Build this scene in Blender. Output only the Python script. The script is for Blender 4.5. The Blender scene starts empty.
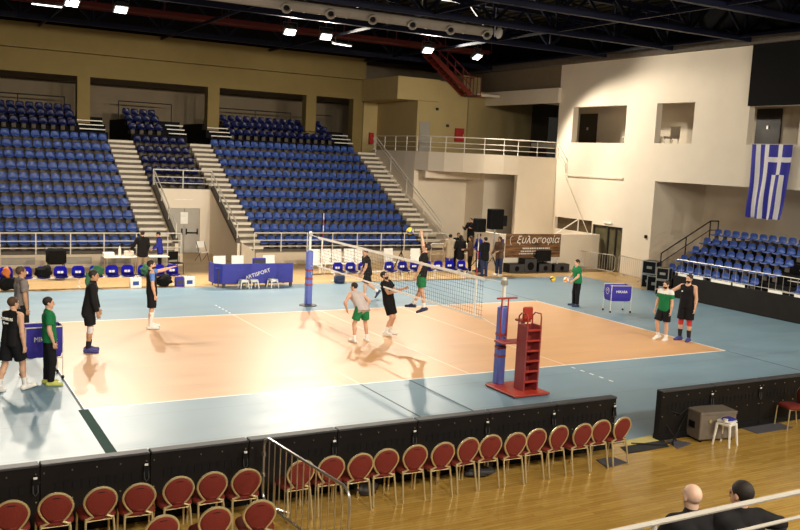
import bpy, bmesh, math, random
import numpy as np
from mathutils import Vector, Matrix, Euler
random.seed(7)
PI = math.pi
S = bpy.context.scene
COL = S.collection

# ------------------------------------------------------------------ materials
MATS = {}
def mat(name, col, rough=.6, metal=0., noise=.08, scale=6., bump=0., spec=.4, emit=None, coat=0.):
    """principled material, its colour and roughness broken up by procedural noise"""
    if name in MATS: return MATS[name]
    m = bpy.data.materials.new(name); m.use_nodes = True
    nt = m.node_tree; n = nt.nodes; b = n['Principled BSDF']
    tc = n.new('ShaderNodeTexCoord'); nz = n.new('ShaderNodeTexNoise'); nz.inputs['Scale'].default_value = scale
    nz.inputs['Detail'].default_value = 4
    nt.links.new(tc.outputs['Object'], nz.inputs['Vector'])
    rp = n.new('ShaderNodeValToRGB')
    c0 = [max(0, c * (1 - noise)) for c in col]; c1 = [min(1, c * (1 + noise)) for c in col]
    rp.color_ramp.elements[0].color = (*c0, 1); rp.color_ramp.elements[1].color = (*c1, 1)
    rp.color_ramp.elements[0].position = .3; rp.color_ramp.elements[1].position = .7
    nt.links.new(nz.outputs['Fac'], rp.inputs['Fac']); nt.links.new(rp.outputs['Color'], b.inputs['Base Color'])
    b.inputs['Roughness'].default_value = rough; b.inputs['Metallic'].default_value = metal
    b.inputs['Specular IOR Level'].default_value = .12 if name.split('_')[0] in ('shirt', 'shorts', 'trouser', 'coat', 'black', 'brown', 'navy', 'roof') else spec
    b.inputs['Coat Weight'].default_value = coat
    if emit:
        b.inputs['Emission Color'].default_value = (*emit[0], 1); b.inputs['Emission Strength'].default_value = emit[1]
    if bump:
        bp = n.new('ShaderNodeBump'); bp.inputs['Strength'].default_value = bump; bp.inputs['Distance'].default_value = .02
        nt.links.new(nz.outputs['Fac'], bp.inputs['Height']); nt.links.new(bp.outputs['Normal'], b.inputs['Normal'])
    MATS[name] = m
    return m

def parquet_mat(name, c0, c1, rough):
    """strip parquet: boards along X, each with its own tone"""
    m = bpy.data.materials.new(name); m.use_nodes = True
    nt = m.node_tree; n = nt.nodes; b = n['Principled BSDF']; L = nt.links.new
    tc = n.new('ShaderNodeTexCoord')
    br = n.new('ShaderNodeTexBrick'); br.offset = .37; br.offset_frequency = 2
    br.inputs['Scale'].default_value = 1; br.inputs['Brick Width'].default_value = .9; br.inputs['Row Height'].default_value = .075
    br.inputs['Mortar Size'].default_value = .0025; br.inputs['Bias'].default_value = 0
    br.inputs['Color1'].default_value = (*c0, 1); br.inputs['Color2'].default_value = (*c1, 1)
    br.inputs['Mortar'].default_value = (*[c * .45 for c in c0], 1)
    L(tc.outputs['Object'], br.inputs['Vector'])
    mp = n.new('ShaderNodeMapping'); mp.inputs['Scale'].default_value = (.6, 9, 1)
    L(tc.outputs['Object'], mp.inputs['Vector'])
    nz = n.new('ShaderNodeTexNoise'); nz.inputs['Scale'].default_value = 3; nz.inputs['Detail'].default_value = 5
    L(mp.outputs['Vector'], nz.inputs['Vector'])
    mx = n.new('ShaderNodeMixRGB'); mx.blend_type = 'OVERLAY'; mx.inputs['Fac'].default_value = .35
    L(br.outputs['Color'], mx.inputs['Color1']); L(nz.outputs['Fac'], mx.inputs['Color2'])
    L(mx.outputs['Color'], b.inputs['Base Color'])
    nz2 = n.new('ShaderNodeTexNoise'); nz2.inputs['Scale'].default_value = 1.1
    L(tc.outputs['Object'], nz2.inputs['Vector'])
    mr = n.new('ShaderNodeMapRange'); mr.inputs['To Min'].default_value = rough * .8; mr.inputs['To Max'].default_value = rough * 1.25
    L(nz2.outputs['Fac'], mr.inputs['Value']); L(mr.outputs['Result'], b.inputs['Roughness'])
    MATS[name] = m
    return m

def sheet_mat(name, col, rough, seam=.16):
    """vinyl sports floor laid in sheets along X: faint seams every 1.85 m, scuffs"""
    m = bpy.data.materials.new(name); m.use_nodes = True
    nt = m.node_tree; n = nt.nodes; b = n['Principled BSDF']; L = nt.links.new; b.inputs['Specular IOR Level'].default_value = .85
    tc = n.new('ShaderNodeTexCoord'); sp = n.new('ShaderNodeSeparateXYZ'); L(tc.outputs['Object'], sp.inputs[0])
    ad = n.new('ShaderNodeMath'); ad.operation = 'ADD'; ad.inputs[1].default_value = 57.05; L(sp.outputs['Y'], ad.inputs[0])
    mo = n.new('ShaderNodeMath'); mo.operation = 'MODULO'; mo.inputs[1].default_value = 1.85; L(ad.outputs[0], mo.inputs[0])
    lt = n.new('ShaderNodeMath'); lt.operation = 'LESS_THAN'; lt.inputs[1].default_value = .022; L(mo.outputs[0], lt.inputs[0])
    ms = n.new('ShaderNodeMath'); ms.operation = 'MULTIPLY'; ms.inputs[1].default_value = seam; L(lt.outputs[0], ms.inputs[0])
    mp = n.new('ShaderNodeMapping'); mp.inputs['Scale'].default_value = (.35, 1.4, 1); L(tc.outputs['Object'], mp.inputs['Vector'])
    nz = n.new('ShaderNodeTexNoise'); nz.inputs['Scale'].default_value = 1.3; nz.inputs['Detail'].default_value = 6
    L(mp.outputs['Vector'], nz.inputs['Vector'])
    rp = n.new('ShaderNodeValToRGB'); rp.color_ramp.elements[0].position = .3; rp.color_ramp.elements[1].position = .7
    rp.color_ramp.elements[0].color = (*[c * .93 for c in col], 1); rp.color_ramp.elements[1].color = (*[min(1, c * 1.07) for c in col], 1)
    L(nz.outputs['Fac'], rp.inputs['Fac'])
    mx = n.new('ShaderNodeMixRGB'); mx.inputs['Color2'].default_value = (.05, .05, .05, 1)
    L(ms.outputs[0], mx.inputs['Fac']); L(rp.outputs['Color'], mx.inputs['Color1']); L(mx.outputs['Color'], b.inputs['Base Color'])
    mr = n.new('ShaderNodeMapRange'); mr.inputs['To Min'].default_value = rough * .85; mr.inputs['To Max'].default_value = rough * 1.2
    L(nz.outputs['Fac'], mr.inputs['Value']); L(mr.outputs['Result'], b.inputs['Roughness'])
    MATS[name] = m
    return m

def wood_banner_mat():
    m = bpy.data.materials.new('banner_wood_print'); m.use_nodes = True
    nt = m.node_tree; n = nt.nodes; b = n['Principled BSDF']; L = nt.links.new
    tc = n.new('ShaderNodeTexCoord'); mp = n.new('ShaderNodeMapping'); mp.inputs['Scale'].default_value = (.7, 1, 7)
    L(tc.outputs['Object'], mp.inputs['Vector'])
    nz = n.new('ShaderNodeTexNoise'); nz.inputs['Scale'].default_value = 1.6; nz.inputs['Detail'].default_value = 6
    L(mp.outputs['Vector'], nz.inputs['Vector'])
    rp = n.new('ShaderNodeValToRGB')
    rp.color_ramp.elements[0].position = .36; rp.color_ramp.elements[1].position = .68
    rp.color_ramp.elements[0].color = (.06, .026, .010, 1); rp.color_ramp.elements[1].color = (.34, .16, .06, 1)
    L(nz.outputs['Fac'], rp.inputs['Fac']); L(rp.outputs['Color'], b.inputs['Base Color']); b.inputs['Roughness'].default_value = .6
    return m

M = lambda k: MATS[k]
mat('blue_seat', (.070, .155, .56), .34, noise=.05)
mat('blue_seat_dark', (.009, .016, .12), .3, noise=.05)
mat('bench_blue', (.06, .055, .52), .35, noise=.05)
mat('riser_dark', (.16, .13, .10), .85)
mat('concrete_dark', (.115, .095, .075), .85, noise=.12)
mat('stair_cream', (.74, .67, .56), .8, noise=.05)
mat('cream_wall', (.72, .63, .50), .85, noise=.03, scale=1.5)
mat('front_wall', (.56, .47, .35), .85, noise=.03)
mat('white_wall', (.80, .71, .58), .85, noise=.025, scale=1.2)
mat('yellow_beam', (.22, .16, .055), .85, noise=.04, scale=1.5)  # darker copy of the yellow wall paint: dim upper light put into colour
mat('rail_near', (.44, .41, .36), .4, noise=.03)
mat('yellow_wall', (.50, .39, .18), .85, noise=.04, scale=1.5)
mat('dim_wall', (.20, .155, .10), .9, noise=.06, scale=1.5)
mat('grey_wall', (.55, .50, .42), .85, noise=.04)
mat('rail_white', (.76, .72, .64), .4, noise=.03)
mat('rail_black', (.012, .012, .014), .45)
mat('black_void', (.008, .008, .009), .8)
mat('black_panel', (.012, .010, .009), .6, noise=.15, scale=3)
mat('black_cloth', (.008, .0075, .007), .95, noise=.1)
mat('black_plastic', (.012, .012, .013), .4)
mat('dark_grey', (.05, .05, .055), .55)
mat('navy_steel', (.008, .010, .026), .5)
mat('red_steel', (.09, .010, .007), .5)
mat('red_stair', (.17, .018, .011), .5)
mat('red_paint', (.36, .035, .02), .38)
mat('red_panel', (.30, .05, .05), .42)
mat('roof_deck', (.04, .037, .025), .75, noise=.1)
mat('duct_white', (.20, .175, .145), .5, noise=.05)
mat('steel', (.62, .60, .56), .28, metal=.9, noise=.05)
mat('galv', (.5, .48, .43), .4, metal=.7)
mat('gold_frame', (.66, .54, .30), .34, metal=.6, noise=.04)
mat('red_fabric', (.165, .018, .011), .85, noise=.15, scale=60, bump=.15)
mat('white_plastic', (.82, .80, .74), .4, noise=.02)
mat('faded_line', (.74, .56, .40), .45, noise=.06)
mat('white_line', (.85, .85, .82), .45, noise=.03)
mat('dark_line', (.05, .07, .085), .6, spec=.2)
mat('green_line', (.02, .06, .05), .8, spec=.1)
mat('pad_blue', (.11, .15, .48), .45, noise=.05)
mat('table_blue', (.035, .04, .30), .6, noise=.06)
mat('cart_blue', (.035, .025, .30), .6, noise=.08)
mat('net_black', (.02, .02, .02), .8)
mat('net_tape', (.86, .84, .78), .6)
mat('antenna_red', (.6, .05, .04), .5)
mat('lamp_case', (.10, .10, .10), .5)
mat('lamp_glass', (.9, .9, .9), .3, emit=((1, .95, .86), 14))
mat('strip_glass', (.9, .9, .9), .3, emit=((1, .95, .86), 4))
mat('paper', (.86, .84, .78), .8)
mat('flag_blue', (.035, .035, .36), .75, noise=.05)
mat('flag_white', (.80, .78, .78), .75, noise=.03)
mat('door_grey', (.40, .37, .32), .6, noise=.03)
mat('door_dark', (.03, .024, .02), .35)
mat('door_glass', (.10, .09, .05), .15, noise=.3, scale=2)
mat('fire_red', (.42, .02, .02), .45)
mat('amber_glass', (.09, .06, .03), .2, noise=.3, scale=1.5)
mat('skin_light', (.62, .36, .24), .6, noise=.04)
mat('skin_tan', (.44, .24, .14), .6, noise=.04)
mat('skin_pale', (.66, .43, .32), .55, noise=.04)
mat('eye_dark', (.02, .015, .012), .3)
mat('hair_dark', (.018, .012, .009), .7, noise=.3, scale=40)
mat('hair_brown', (.07, .035, .018), .7, noise=.3, scale=40)
mat('hair_grey', (.28, .24, .21), .8, noise=.2, scale=40)
mat('shirt_black', (.014, .013, .014), .85, noise=.1)
mat('shirt_green', (.015, .17, .06), .8, noise=.08)
mat('shorts_green', (.02, .20, .07), .8, noise=.08)
mat('shirt_white', (.75, .73, .70), .8, noise=.04)
mat('shirt_greywhite', (.52, .45, .43), .85, noise=.05)
mat('shirt_grey', (.20, .17, .16), .85, noise=.08)
mat('shirt_royal', (.035, .04, .30), .8, noise=.06)
mat('sleeve_blue', (.10, .22, .55), .8)
mat('trouser_black', (.012, .012, .014), .85)
mat('trouser_beige', (.30, .24, .16), .85)
mat('trouser_denim', (.035, .045, .10), .85)
mat('coat_beige', (.46, .38, .27), .85)
mat('brown_cloth', (.14, .08, .05), .85)
mat('pad_red', (.50, .03, .03), .7)
mat('pad_white', (.70, .66, .68), .7, noise=.15, scale=30)
mat('shoe_white', (.78, .76, .72), .5)
mat('shoe_blue', (.05, .05, .22), .5)
mat('shoe_navy', (.02, .03, .08), .5)
mat('shoe_yellow', (.50, .52, .12), .5)
mat('sock_white', (.80, .79, .76), .85)
mat('sock_black', (.014, .014, .018), .85)
mat('ball_yellow', (.75, .55, .03), .4)
mat('ball_blue', (.03, .07, .30), .4)
mat('ball_white', (.78, .72, .62), .4)
mat('ball_orange', (.60, .22, .05), .4)
mat('case_brown', (.17, .14, .11), .55, noise=.12, scale=4)
mat('mat_black', (.015, .015, .016), .85)
mat('mat_yellow', (.55, .46, .16), .8)
mat('mat_grey', (.09, .085, .10), .85)
mat('bag_green', (.03, .12, .05), .8)
mat('orange_cloth', (.60, .16, .03), .8)
mat('vent_grey', (.30, .28, .25), .6)
sheet_mat('court_blue', (.148, .245, .318), .42, seam=.4)
sheet_mat('court_orange', (.57, .31, .142), .42, seam=.2)
parquet_mat('parquet_near', (.56, .35, .085), (.45, .26, .055), .20)
parquet_mat('parquet_far', (.56, .37, .17), (.46, .29, .12), .34)
MATS['banner'] = wood_banner_mat()

# ------------------------------------------------------------------ mesh builder
class MB:
    def __init__(s): s.v = []; s.f = []; s.m = []; s.cur = 0
    def add(s, vs, fs):
        o = len(s.v); s.v += [tuple(v) for v in vs]; s.f += [tuple(o + i for i in f) for f in fs]; s.m += [s.cur] * len(fs); return s
    def mi(s, i): s.cur = i; return s
    def box(s, x0, x1, y0, y1, z0, z1, M4=None):
        vs = [Vector((x, y, z)) for z in (z0, z1) for y in (y0, y1) for x in (x0, x1)]
        if M4 is not None: vs = [M4 @ v for v in vs]
        return s.add(vs, [(0, 2, 3, 1), (4, 5, 7, 6), (0, 1, 5, 4), (2, 6, 7, 3), (0, 4, 6, 2), (1, 3, 7, 5)])
    def cbox(s, x0, x1, y0, y1, z0, z1, c=.01, M4=None):
        """box with chamfered edges"""
        xs, ys, zs = (x0, x1), (y0, y1), (z0, z1); vs = []; ids = {}
        for i in (0, 1):
            for j in (0, 1):
                for k in (0, 1):
                    sx, sy, sz = (c if i == 0 else -c), (c if j == 0 else -c), (c if k == 0 else -c)
                    for a, d in enumerate(((0, sy, sz), (sx, 0, sz), (sx, sy, 0))):
                        ids[i, j, k, a] = len(vs); vs.append(Vector((xs[i] + d[0], ys[j] + d[1], zs[k] + d[2])))
        fs = []
        for i in (0, 1):
            fs.append([ids[i, j, k, 0] for j, k in ((0, 0), (1, 0), (1, 1), (0, 1))])
            fs.append([ids[j, i, k, 1] for j, k in ((0, 0), (1, 0), (1, 1), (0, 1))])
            fs.append([ids[j, k, i, 2] for j, k in ((0, 0), (1, 0), (1, 1), (0, 1))])
        for i in (0, 1):
            for j in (0, 1):
                fs.append([ids[i, j, 0, 0], ids[i, j, 0, 1], ids[i, j, 1, 1], ids[i, j, 1, 0]])
                fs.append([ids[i, 0, j, 0], ids[i, 0, j, 2], ids[i, 1, j, 2], ids[i, 1, j, 0]])
                fs.append([ids[0, i, j, 1], ids[0, i, j, 2], ids[1, i, j, 2], ids[1, i, j, 1]])
                for k in (0, 1): fs.append([ids[i, j, k, 0], ids[i, j, k, 1], ids[i, j, k, 2]])
        if M4 is not None: vs = [M4 @ v for v in vs]
        return s.add(vs, fs)
    def bar(s, a, b, w=.05, h=None, up=(0, 0, 1)):
        a, b = Vector(a), Vector(b); h = h or w; d = (b - a)
        if d.length < 1e-6: return s
        d = d.normalized(); up = Vector(up)
        if abs(d.dot(up)) > .97: up = Vector((0, 1, 0))
        r = d.cross(up).normalized(); u = r.cross(d)
        vs = [p + r * (sx * w / 2) + u * (sy * h / 2) for p in (a, b) for sx, sy in ((-1, -1), (1, -1), (1, 1), (-1, 1))]
        return s.add(vs, [(0, 1, 5, 4), (1, 2, 6, 5), (2, 3, 7, 6), (3, 0, 4, 7), (3, 2, 1, 0), (4, 5, 6, 7)])
    def tube(s, pts, r=.02, n=8, closed=False, caps=True):
        P = [Vector(p) for p in pts]; N = len(P); rs = r if isinstance(r, (list, tuple)) else [r] * N
        vs = []; prev = None
        for i, p in enumerate(P):
            if closed: t = P[(i + 1) % N] - P[i - 1]
            else: t = P[min(i + 1, N - 1)] - P[max(i - 1, 0)]
            t.normalize()
            if prev is None:
                a = Vector((0, 0, 1)) if abs(t.z) < .9 else Vector((1, 0, 0)); u = t.cross(a).normalized()
            else:
                u = (prev - t * prev.dot(t)).normalized()
            prev = u; w = t.cross(u)
            for k in range(n):
                an = 2 * PI * k / n; vs.append(p + (u * math.cos(an) + w * math.sin(an)) * rs[i])
        fs = []
        for i in range(N if closed else N - 1):
            j = (i + 1) % N
            for k in range(n): fs.append((i * n + k, i * n + (k + 1) % n, j * n + (k + 1) % n, j * n + k))
        if caps and not closed: fs += [tuple(range(n - 1, -1, -1)), tuple(range((N - 1) * n, N * n))]
        return s.add(vs, fs)
    def prism(s, poly, z0, z1):
        n = len(poly)
        vs = [(x, y, z0) for x, y in poly] + [(x, y, z1) for x, y in poly]
        return s.add(vs, [tuple(range(n - 1, -1, -1)), tuple(range(n, 2 * n))] + [(i, (i + 1) % n, n + (i + 1) % n, n + i) for i in range(n)])
    def prism_axis(s, prof, a0, a1, axis):
        """closed 2-D profile swept along an axis: axis 'x' -> profile is (y,z); 'y' -> (x,z)"""
        n = len(prof)
        P = (lambda a, p: (a, p[0], p[1])) if axis == 'x' else (lambda a, p: (p[0], a, p[1]))
        vs = [P(a0, p) for p in prof] + [P(a1, p) for p in prof]
        return s.add(vs, [tuple(range(n)), tuple(range(2 * n - 1, n - 1, -1))] + [(i, n + i, n + (i + 1) % n, (i + 1) % n) for i in range(n)])
    def lathe(s, prof, n=16, M4=None):
        vs = []
        for r, z in prof:
            for k in range(n): vs.append(Vector((r * math.cos(2 * PI * k / n), r * math.sin(2 * PI * k / n), z)))
        if M4 is not None: vs = [M4 @ v for v in vs]
        fs = [(i * n + k, i * n + (k + 1) % n, (i + 1) * n + (k + 1) % n, (i + 1) * n + k) for i in range(len(prof) - 1) for k in range(n)]
        fs += [tuple(range(n - 1, -1, -1)), tuple(range((len(prof) - 1) * n, len(prof) * n))]
        return s.add(vs, fs)
    def mesh(s, name, mats, smooth=False, xf=None):
        me = bpy.data.meshes.new(name)
        vs = s.v if xf is None else [tuple(xf @ Vector(v)) for v in s.v]
        me.from_pydata(vs, [], s.f)
        mats = mats if isinstance(mats, (list, tuple)) else [mats]
        for m in mats: me.materials.append(m)
        if any(s.m): me.polygons.foreach_set('material_index', s.m)
        bm = bmesh.new(); bm.from_mesh(me); bmesh.ops.recalc_face_normals(bm, faces=bm.faces); bm.to_mesh(me); bm.free()
        if smooth:
            me.polygons.foreach_set('use_smooth', [True] * len(me.polygons))
            try: me.set_sharp_from_angle(angle=math.radians(40))
            except Exception: pass
        return me
    def build(s, name, mats, parent=None, smooth=False, world=False):
        xf = None
        if parent is not None and world: xf = chain(parent).inverted()
        o = bpy.data.objects.new(name, s.mesh(name, mats, smooth, xf)); COL.objects.link(o)
        if parent is not None: o.parent = parent
        return o

def chain(o):
    m = Matrix.LocRotScale(o.location, o.rotation_euler, o.scale)
    return chain(o.parent) @ m if o.parent else m
def tag(o, label=None, cat=None, group=None, kind=None):
    if label: o['label'] = label
    if cat: o['category'] = cat
    if group: o['group'] = group
    if kind: o['kind'] = kind
    return o
def thing(name, label, cat, loc=(0, 0, 0), rz=0, group=None):
    o = bpy.data.objects.new(name, None); COL.objects.link(o); o.empty_display_size = .2
    o.location = loc; o.rotation_euler = (0, 0, rz)
    return tag(o, label, cat, group)
def struct(name, mb, mats, smooth=False, parent=None):
    o = mb.build(name, mats, parent, smooth)
    if parent is None: o['kind'] = 'structure'
    return o
def dup(src, loc, rz=0, label=None, group=None):
    r = src.copy(); COL.objects.link(r); r.location = loc; r.rotation_euler = (0, 0, rz)
    if label: r['label'] = label
    if group: r['group'] = group
    for ch in list(src.children):
        c = ch.copy(); COL.objects.link(c); c.parent = r
        for g in list(ch.children):
            d = g.copy(); COL.objects.link(d); d.parent = c
    return r
ORD = ['zeroth', 'first', 'second', 'third', 'fourth', 'fifth', 'sixth', 'seventh', 'eighth', 'ninth', 'tenth', 'eleventh', 'twelfth', 'thirteenth',
       'fourteenth', 'fifteenth', 'sixteenth', 'seventeenth', 'eighteenth', 'nineteenth', 'twentieth', 'twenty-first', 'twenty-second', 'twenty-third', 'twenty-fourth', 'twenty-fifth']

def text_part(name, txt, size, M4, material, parent, depth=.004, shear=0., align='CENTER'):
    """lettering: a font curve turned into a mesh, laid by M4 in the parent's space"""
    cu = bpy.data.curves.new(name, 'FONT'); cu.body = txt; cu.size = size; cu.extrude = depth; cu.shear = shear
    cu.align_x = align; cu.align_y = 'CENTER'; cu.resolution_u = 3
    t = bpy.data.objects.new(name, cu); COL.objects.link(t)
    dg = bpy.context.evaluated_depsgraph_get(); dg.update()
    me = bpy.data.meshes.new_from_object(t.evaluated_get(dg)); me.transform(M4)
    bpy.data.objects.remove(t); bpy.data.curves.remove(cu)
    me.materials.clear(); me.materials.append(material)
    o = bpy.data.objects.new(name, me); COL.objects.link(o)
    if parent is not None: o.parent = parent
    return o
def frame(origin, right, up):
    r = Vector(right).normalized(); u = Vector(up).normalized(); n = r.cross(u)
    m = Matrix((r, u, n)).transposed().to_4x4(); m.translation = Vector(origin); return m

# ------------------------------------------------------------------ camera
cam = bpy.data.cameras.new('camera'); co = bpy.data.objects.new('camera', cam); COL.objects.link(co)
co.location = (-12.02390, -22.04802, 5.155818)
co.rotation_euler = (1.4506036, -.04838800, -.50811493)
cam.sensor_width = 36; cam.lens = 887.9335 * 36 / 800; cam.clip_end = 300; cam.clip_start = .05
S.camera = co
S.view_settings.view_transform = 'Standard'; S.view_settings.look = 'None'; S.view_settings.gamma = 1
S.view_settings.exposure = 0.0; S.view_settings.use_curve_mapping = False
S.cycles.use_denoising = True
S.cycles.max_bounces = 6; S.cycles.diffuse_bounces = 4; S.cycles.glossy_bounces = 3
S.cycles.sample_clamp_indirect = 6
w = bpy.data.worlds.new('world'); S.world = w; w.use_nodes = True
w.node_tree.nodes['Background'].inputs[0].default_value = (.02, .018, .015, 1)
# ================================================================== floors
def court():
    lw = .05
    hx, hy = 9, 4.5
    xs = {-16, 15.95, -9 - .05, -9, -8.97, -3 - .025, -3 + .025, -.025, .025, 3 - .025, 3 + .025, 9 - .05, 9}
    ys = {-9.95, 10.2, -4.5, -4.45, 4.45, 4.5}
    dashes = [1.75 / 5 * i for i in range(6)]
    for i in range(5):
        for s in (1, -1):
            ys.add(s * (4.5 + .2 + .35 * i)); ys.add(s * (4.5 + .2 + .35 * i + .15))
    xs |= {-1.75, -1.70, -8.93, -9.12}; ys |= {-7.5, -7.05, 8.5, 8.55}
    # corner cut of the blue sheet at the far end is made with an own polygon below
    X, Y = sorted(xs), sorted(ys)
    def pick(x, y):
        inx, iny = -9 < x < 9, -4.5 < y < 4.5
        if inx and iny:
            if x < -8.97 or x > 8.95 or abs(y) > 4.45: return 2
            if abs(x) < .025 or abs(abs(x) - 3) < .025: return 5
            return 1
        if -9.05 < x < -9 and iny: return 3
        ay = abs(y)
        if abs(abs(x) - 3) < .025 and x * y < 0 or (abs(x + 3) < .025 and y > 0):
            for i in range(5):
                a = 4.5 + .2 + .35 * i
                if a < ay < a + .15: return 2
        if abs(x + 3) < .025 and y < -4.5: return 3
        if -1.75 < x < -1.70 and y < -4.5: return 3
        if -9.12 < x < -8.93 and -7.5 < y < -4.5: return 4
        if 8.95 < x < 9 and ay > 4.5: return 3
        return 0
    mb = MB()
    vid = {}
    for i, x in enumerate(X):
        for j, y in enumerate(Y): vid[i, j] = len(mb.v); mb.v.append((x, y, .008))
    for i in range(len(X) - 1):
        for j in range(len(Y) - 1):
            mb.f.append((vid[i, j], vid[i + 1, j], vid[i + 1, j + 1], vid[i, j + 1])); mb.m.append(pick((X[i] + X[i + 1]) / 2, (Y[j] + Y[j + 1]) / 2))
    mb.cur = 0
    o = struct('floor', mb, [M('court_blue'), M('court_orange'), M('white_line'), M('dark_line'), M('green_line'), M('faded_line')])
    return o
court()
mb = MB().box(-24, 30, -9.95 - 12, -9.9, -.2, .0); struct('floor', mb, M('parquet_near'))
mb = MB().box(-24, 30, -9.9, 24, -.2, .0); struct('floor', mb, M('parquet_far'))

# ================================================================== far stand (along X, behind the court)
R0, DY, DZ, T0 = 16.9, .855, .494, .62
def tread(k): return T0 + DZ * (k - 1)
WALK = 5.36
def terrace(x0, x1, k0=1, name='stand_terrace', zb=0):
    prof = [(R0 + DY * (k0 - 1), zb)]
    for k in range(k0, 11):
        y = R0 + DY * (k - 1); prof += [(y, tread(k)), (y + DY, tread(k))]
    prof += [(25.5, WALK), (25.5 + .0, zb)]
    prof[-2] = (R0 + DY * 10, tread(10)); prof[-1] = (R0 + DY * 10, zb)
    struct(name, MB().prism_axis(prof, x0, x1, 'x'), M('concrete_dark'))
XB1, XS1a, XS1b, XS2a, XS2b, XB2, XS3a, XS3b = -14, -2.85, -1.6, 1.35, 2.5, 2.5, 11.3, 12.5
terrace(XB1, XS1a); terrace(XB2, XS3a); terrace(XS1b, XS2a, 6, zb=3.0)
def stairs(x0, x1, name='stand_stairs'):
    mb = MB(); n = 20; y0 = 16.6; dy = (25.4 - y0) / n; z0 = .55; dz = (WALK - z0) / n
    for i in range(n):
        y = y0 + dy * i; z = z0 + dz * (i + 1)
        mb.mi(0).box(x0, x1, y - .03, y + dy, z - .12, z)
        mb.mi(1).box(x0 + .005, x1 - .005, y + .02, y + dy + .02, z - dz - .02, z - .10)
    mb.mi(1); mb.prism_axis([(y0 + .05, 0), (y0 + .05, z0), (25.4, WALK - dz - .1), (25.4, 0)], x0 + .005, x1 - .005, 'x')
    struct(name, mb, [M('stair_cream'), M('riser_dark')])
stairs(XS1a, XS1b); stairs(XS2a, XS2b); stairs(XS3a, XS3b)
# walkway in front of the first row and its low wall
mb = MB().box(XB1, -1.6, 16.35, R0 + .02, 0, .5); struct('stand_walkway', mb, M('concrete_dark'))
mb = MB().box(1.35, 19, 16.62, R0 + .02, 0, .5); struct('stand_walkway', mb, M('concrete_dark'))
mb = MB().box(XB1, -1.35, 16.2, 16.36, 0, .55); struct('wall_stand_front', mb, M('front_wall'))
mb = MB().box(2.0, 12.6, 16.2, 16.63, 0, .55); mb.prism_axis([(1.35, 0), (2.0, 0), (2.0, .55), (1.35, 1.0)], 16.3, 16.62, 'y'); struct('wall_stand_front', mb, M('front_wall'))
# low louvres in the front wall
def louvre(x, i):
    t = thing('wall_louvre', 'grey louvre let into the cream stand wall, ' + ORD[i] + ' from the tunnel', 'vent', (x, 16.195, .3), 0, 'louvres in the stand wall')
    f = MB()
    f.box(-.62, .62, -.02, .005, .11, .14).box(-.62, .62, -.02, .005, -.14, -.11).box(-.62, -.59, -.02, .005, -.11, .11).box(.59, .62, -.02, .005, -.11, .11)
    f.build('frame', M('vent_grey'), t)
    g = MB()
    for k in range(6): g.box(-.59, .59, -.015, .003, -.1 + k * .036, -.1 + k * .036 + .02)
    g.build('grille', M('vent_grey'), t)
for i, x in enumerate((-2.1, -4.2, -5.8, -8.0)): louvre(x, i + 1)

# tunnel under the middle block: end wall with a double door
mb = MB()
mb.box(-1.6, -.80, 20.7, 20.95, 0, 3.15).box(.72, 1.35, 20.7, 20.95, 0, 3.15).box(-.80, .72, 20.7, 20.95, 2.22, 3.15)
struct('wall_tunnel_end', mb, M('white_wall'))
for x0, x1 in ((XS1b - .02, XS1b + .13), (XS2a - .13, XS2a + .02)):
    mb = MB().prism_axis([(16.5, 0), (20.95, 0), (20.95, 3.15), (20.6, 3.15), (16.7, .95), (16.5, .95)], x0, x1, 'x'); struct('wall_tunnel_side', mb, M('white_wall'))
    c = MB().prism_axis([(16.6, .93), (16.6, 1.12), (20.6, 3.32), (20.6, 3.13)], x0 - .02, x1 + .02, 'x'); struct('trim_stair', c, M('concrete_dark'))
d = MB().box(-.80, -.05, 20.78, 20.84, 0.02, 2.22).box(-.03, .72, 20.78, 20.84, .02, 2.22)
door = struct('door_1', d, M('door_grey'))
h = MB().box(-.72, -.12, 20.72, 20.76, .98, 1.05).box(.04, .64, 20.72, 20.76, .98, 1.05)
for x in (-.7, -.15, .07, .61): h.box(x - .03, x + .03, 20.73, 20.785, .93, 1.22)
struct('door_handle', h, M('black_plastic'), parent=door)
n = MB().box(-.22, .14, 20.765, 20.785, 1.45, 2.02); nt_ = n.build('door_notice', M('paper')); tag(nt_, 'white paper notice taped on the grey tunnel door', 'sign')
v = MB().box(-.55, .35, 20.69, 20.705, 2.62, 2.66); tag(v.build('emergency_light', M('paper')), 'small pale emergency light strip above the grey tunnel door', 'light')

# ---- railings
def railing(name, label, pts, h, mats, bars=(1., .62, .3), post_every=1.3, r=.028, group=None, posts=None, cat='railing'):
    """rail along a polyline of base points"""
    P = [Vector(p) for p in pts]; t = thing(name, label, cat, P[0], 0, group)
    for i, b in enumerate(bars):
        mb = MB().tube([p + Vector((0, 0, h * b)) for p in P], r if i == 0 else r * .7, 8); mb.build('top_rail' if i == 0 else 'rail', mats, t, True, True)
    for a, b in zip(P[:-1], P[1:]):
        n = max(1, round((b - a).length / post_every))
        for i in range(n + (1 if b is P[-1] else 0)):
            q = a.lerp(b, i / n)
            MB().tube([q, q + Vector((0, 0, h))], r * .9, 8).build('post', mats, t, True, True)
    return t
RW = M('rail_white')
railing('guard_rail', 'white metal railing on the low wall before the seats beside the open court bench', [(XB1, 16.28, .55), (-2.0, 16.28, .55), (-1.42, 16.28, .55)], .88, RW)
railing('guard_rail', 'white metal railing on the low wall right of the tunnel, ending at the balcony stairs', [(2.0, 16.45, .55), (11.2, 16.45, .55), (12.5, 16.45, .55)], .88, RW)
railing('guard_rail', 'white railing across the top of the tunnel entrance', [(-1.55, 20.8, 3.15), (1.3, 20.8, 3.15)], .9, RW, post_every=1.4)
railing('stair_rail', 'white sloping handrail down the stairs on the near side of the tunnel', [(-1.52, 20.7, 3.25), (-1.52, 16.7, 1.05)], .72, RW, bars=(1., .5), post_every=1.5)
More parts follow.
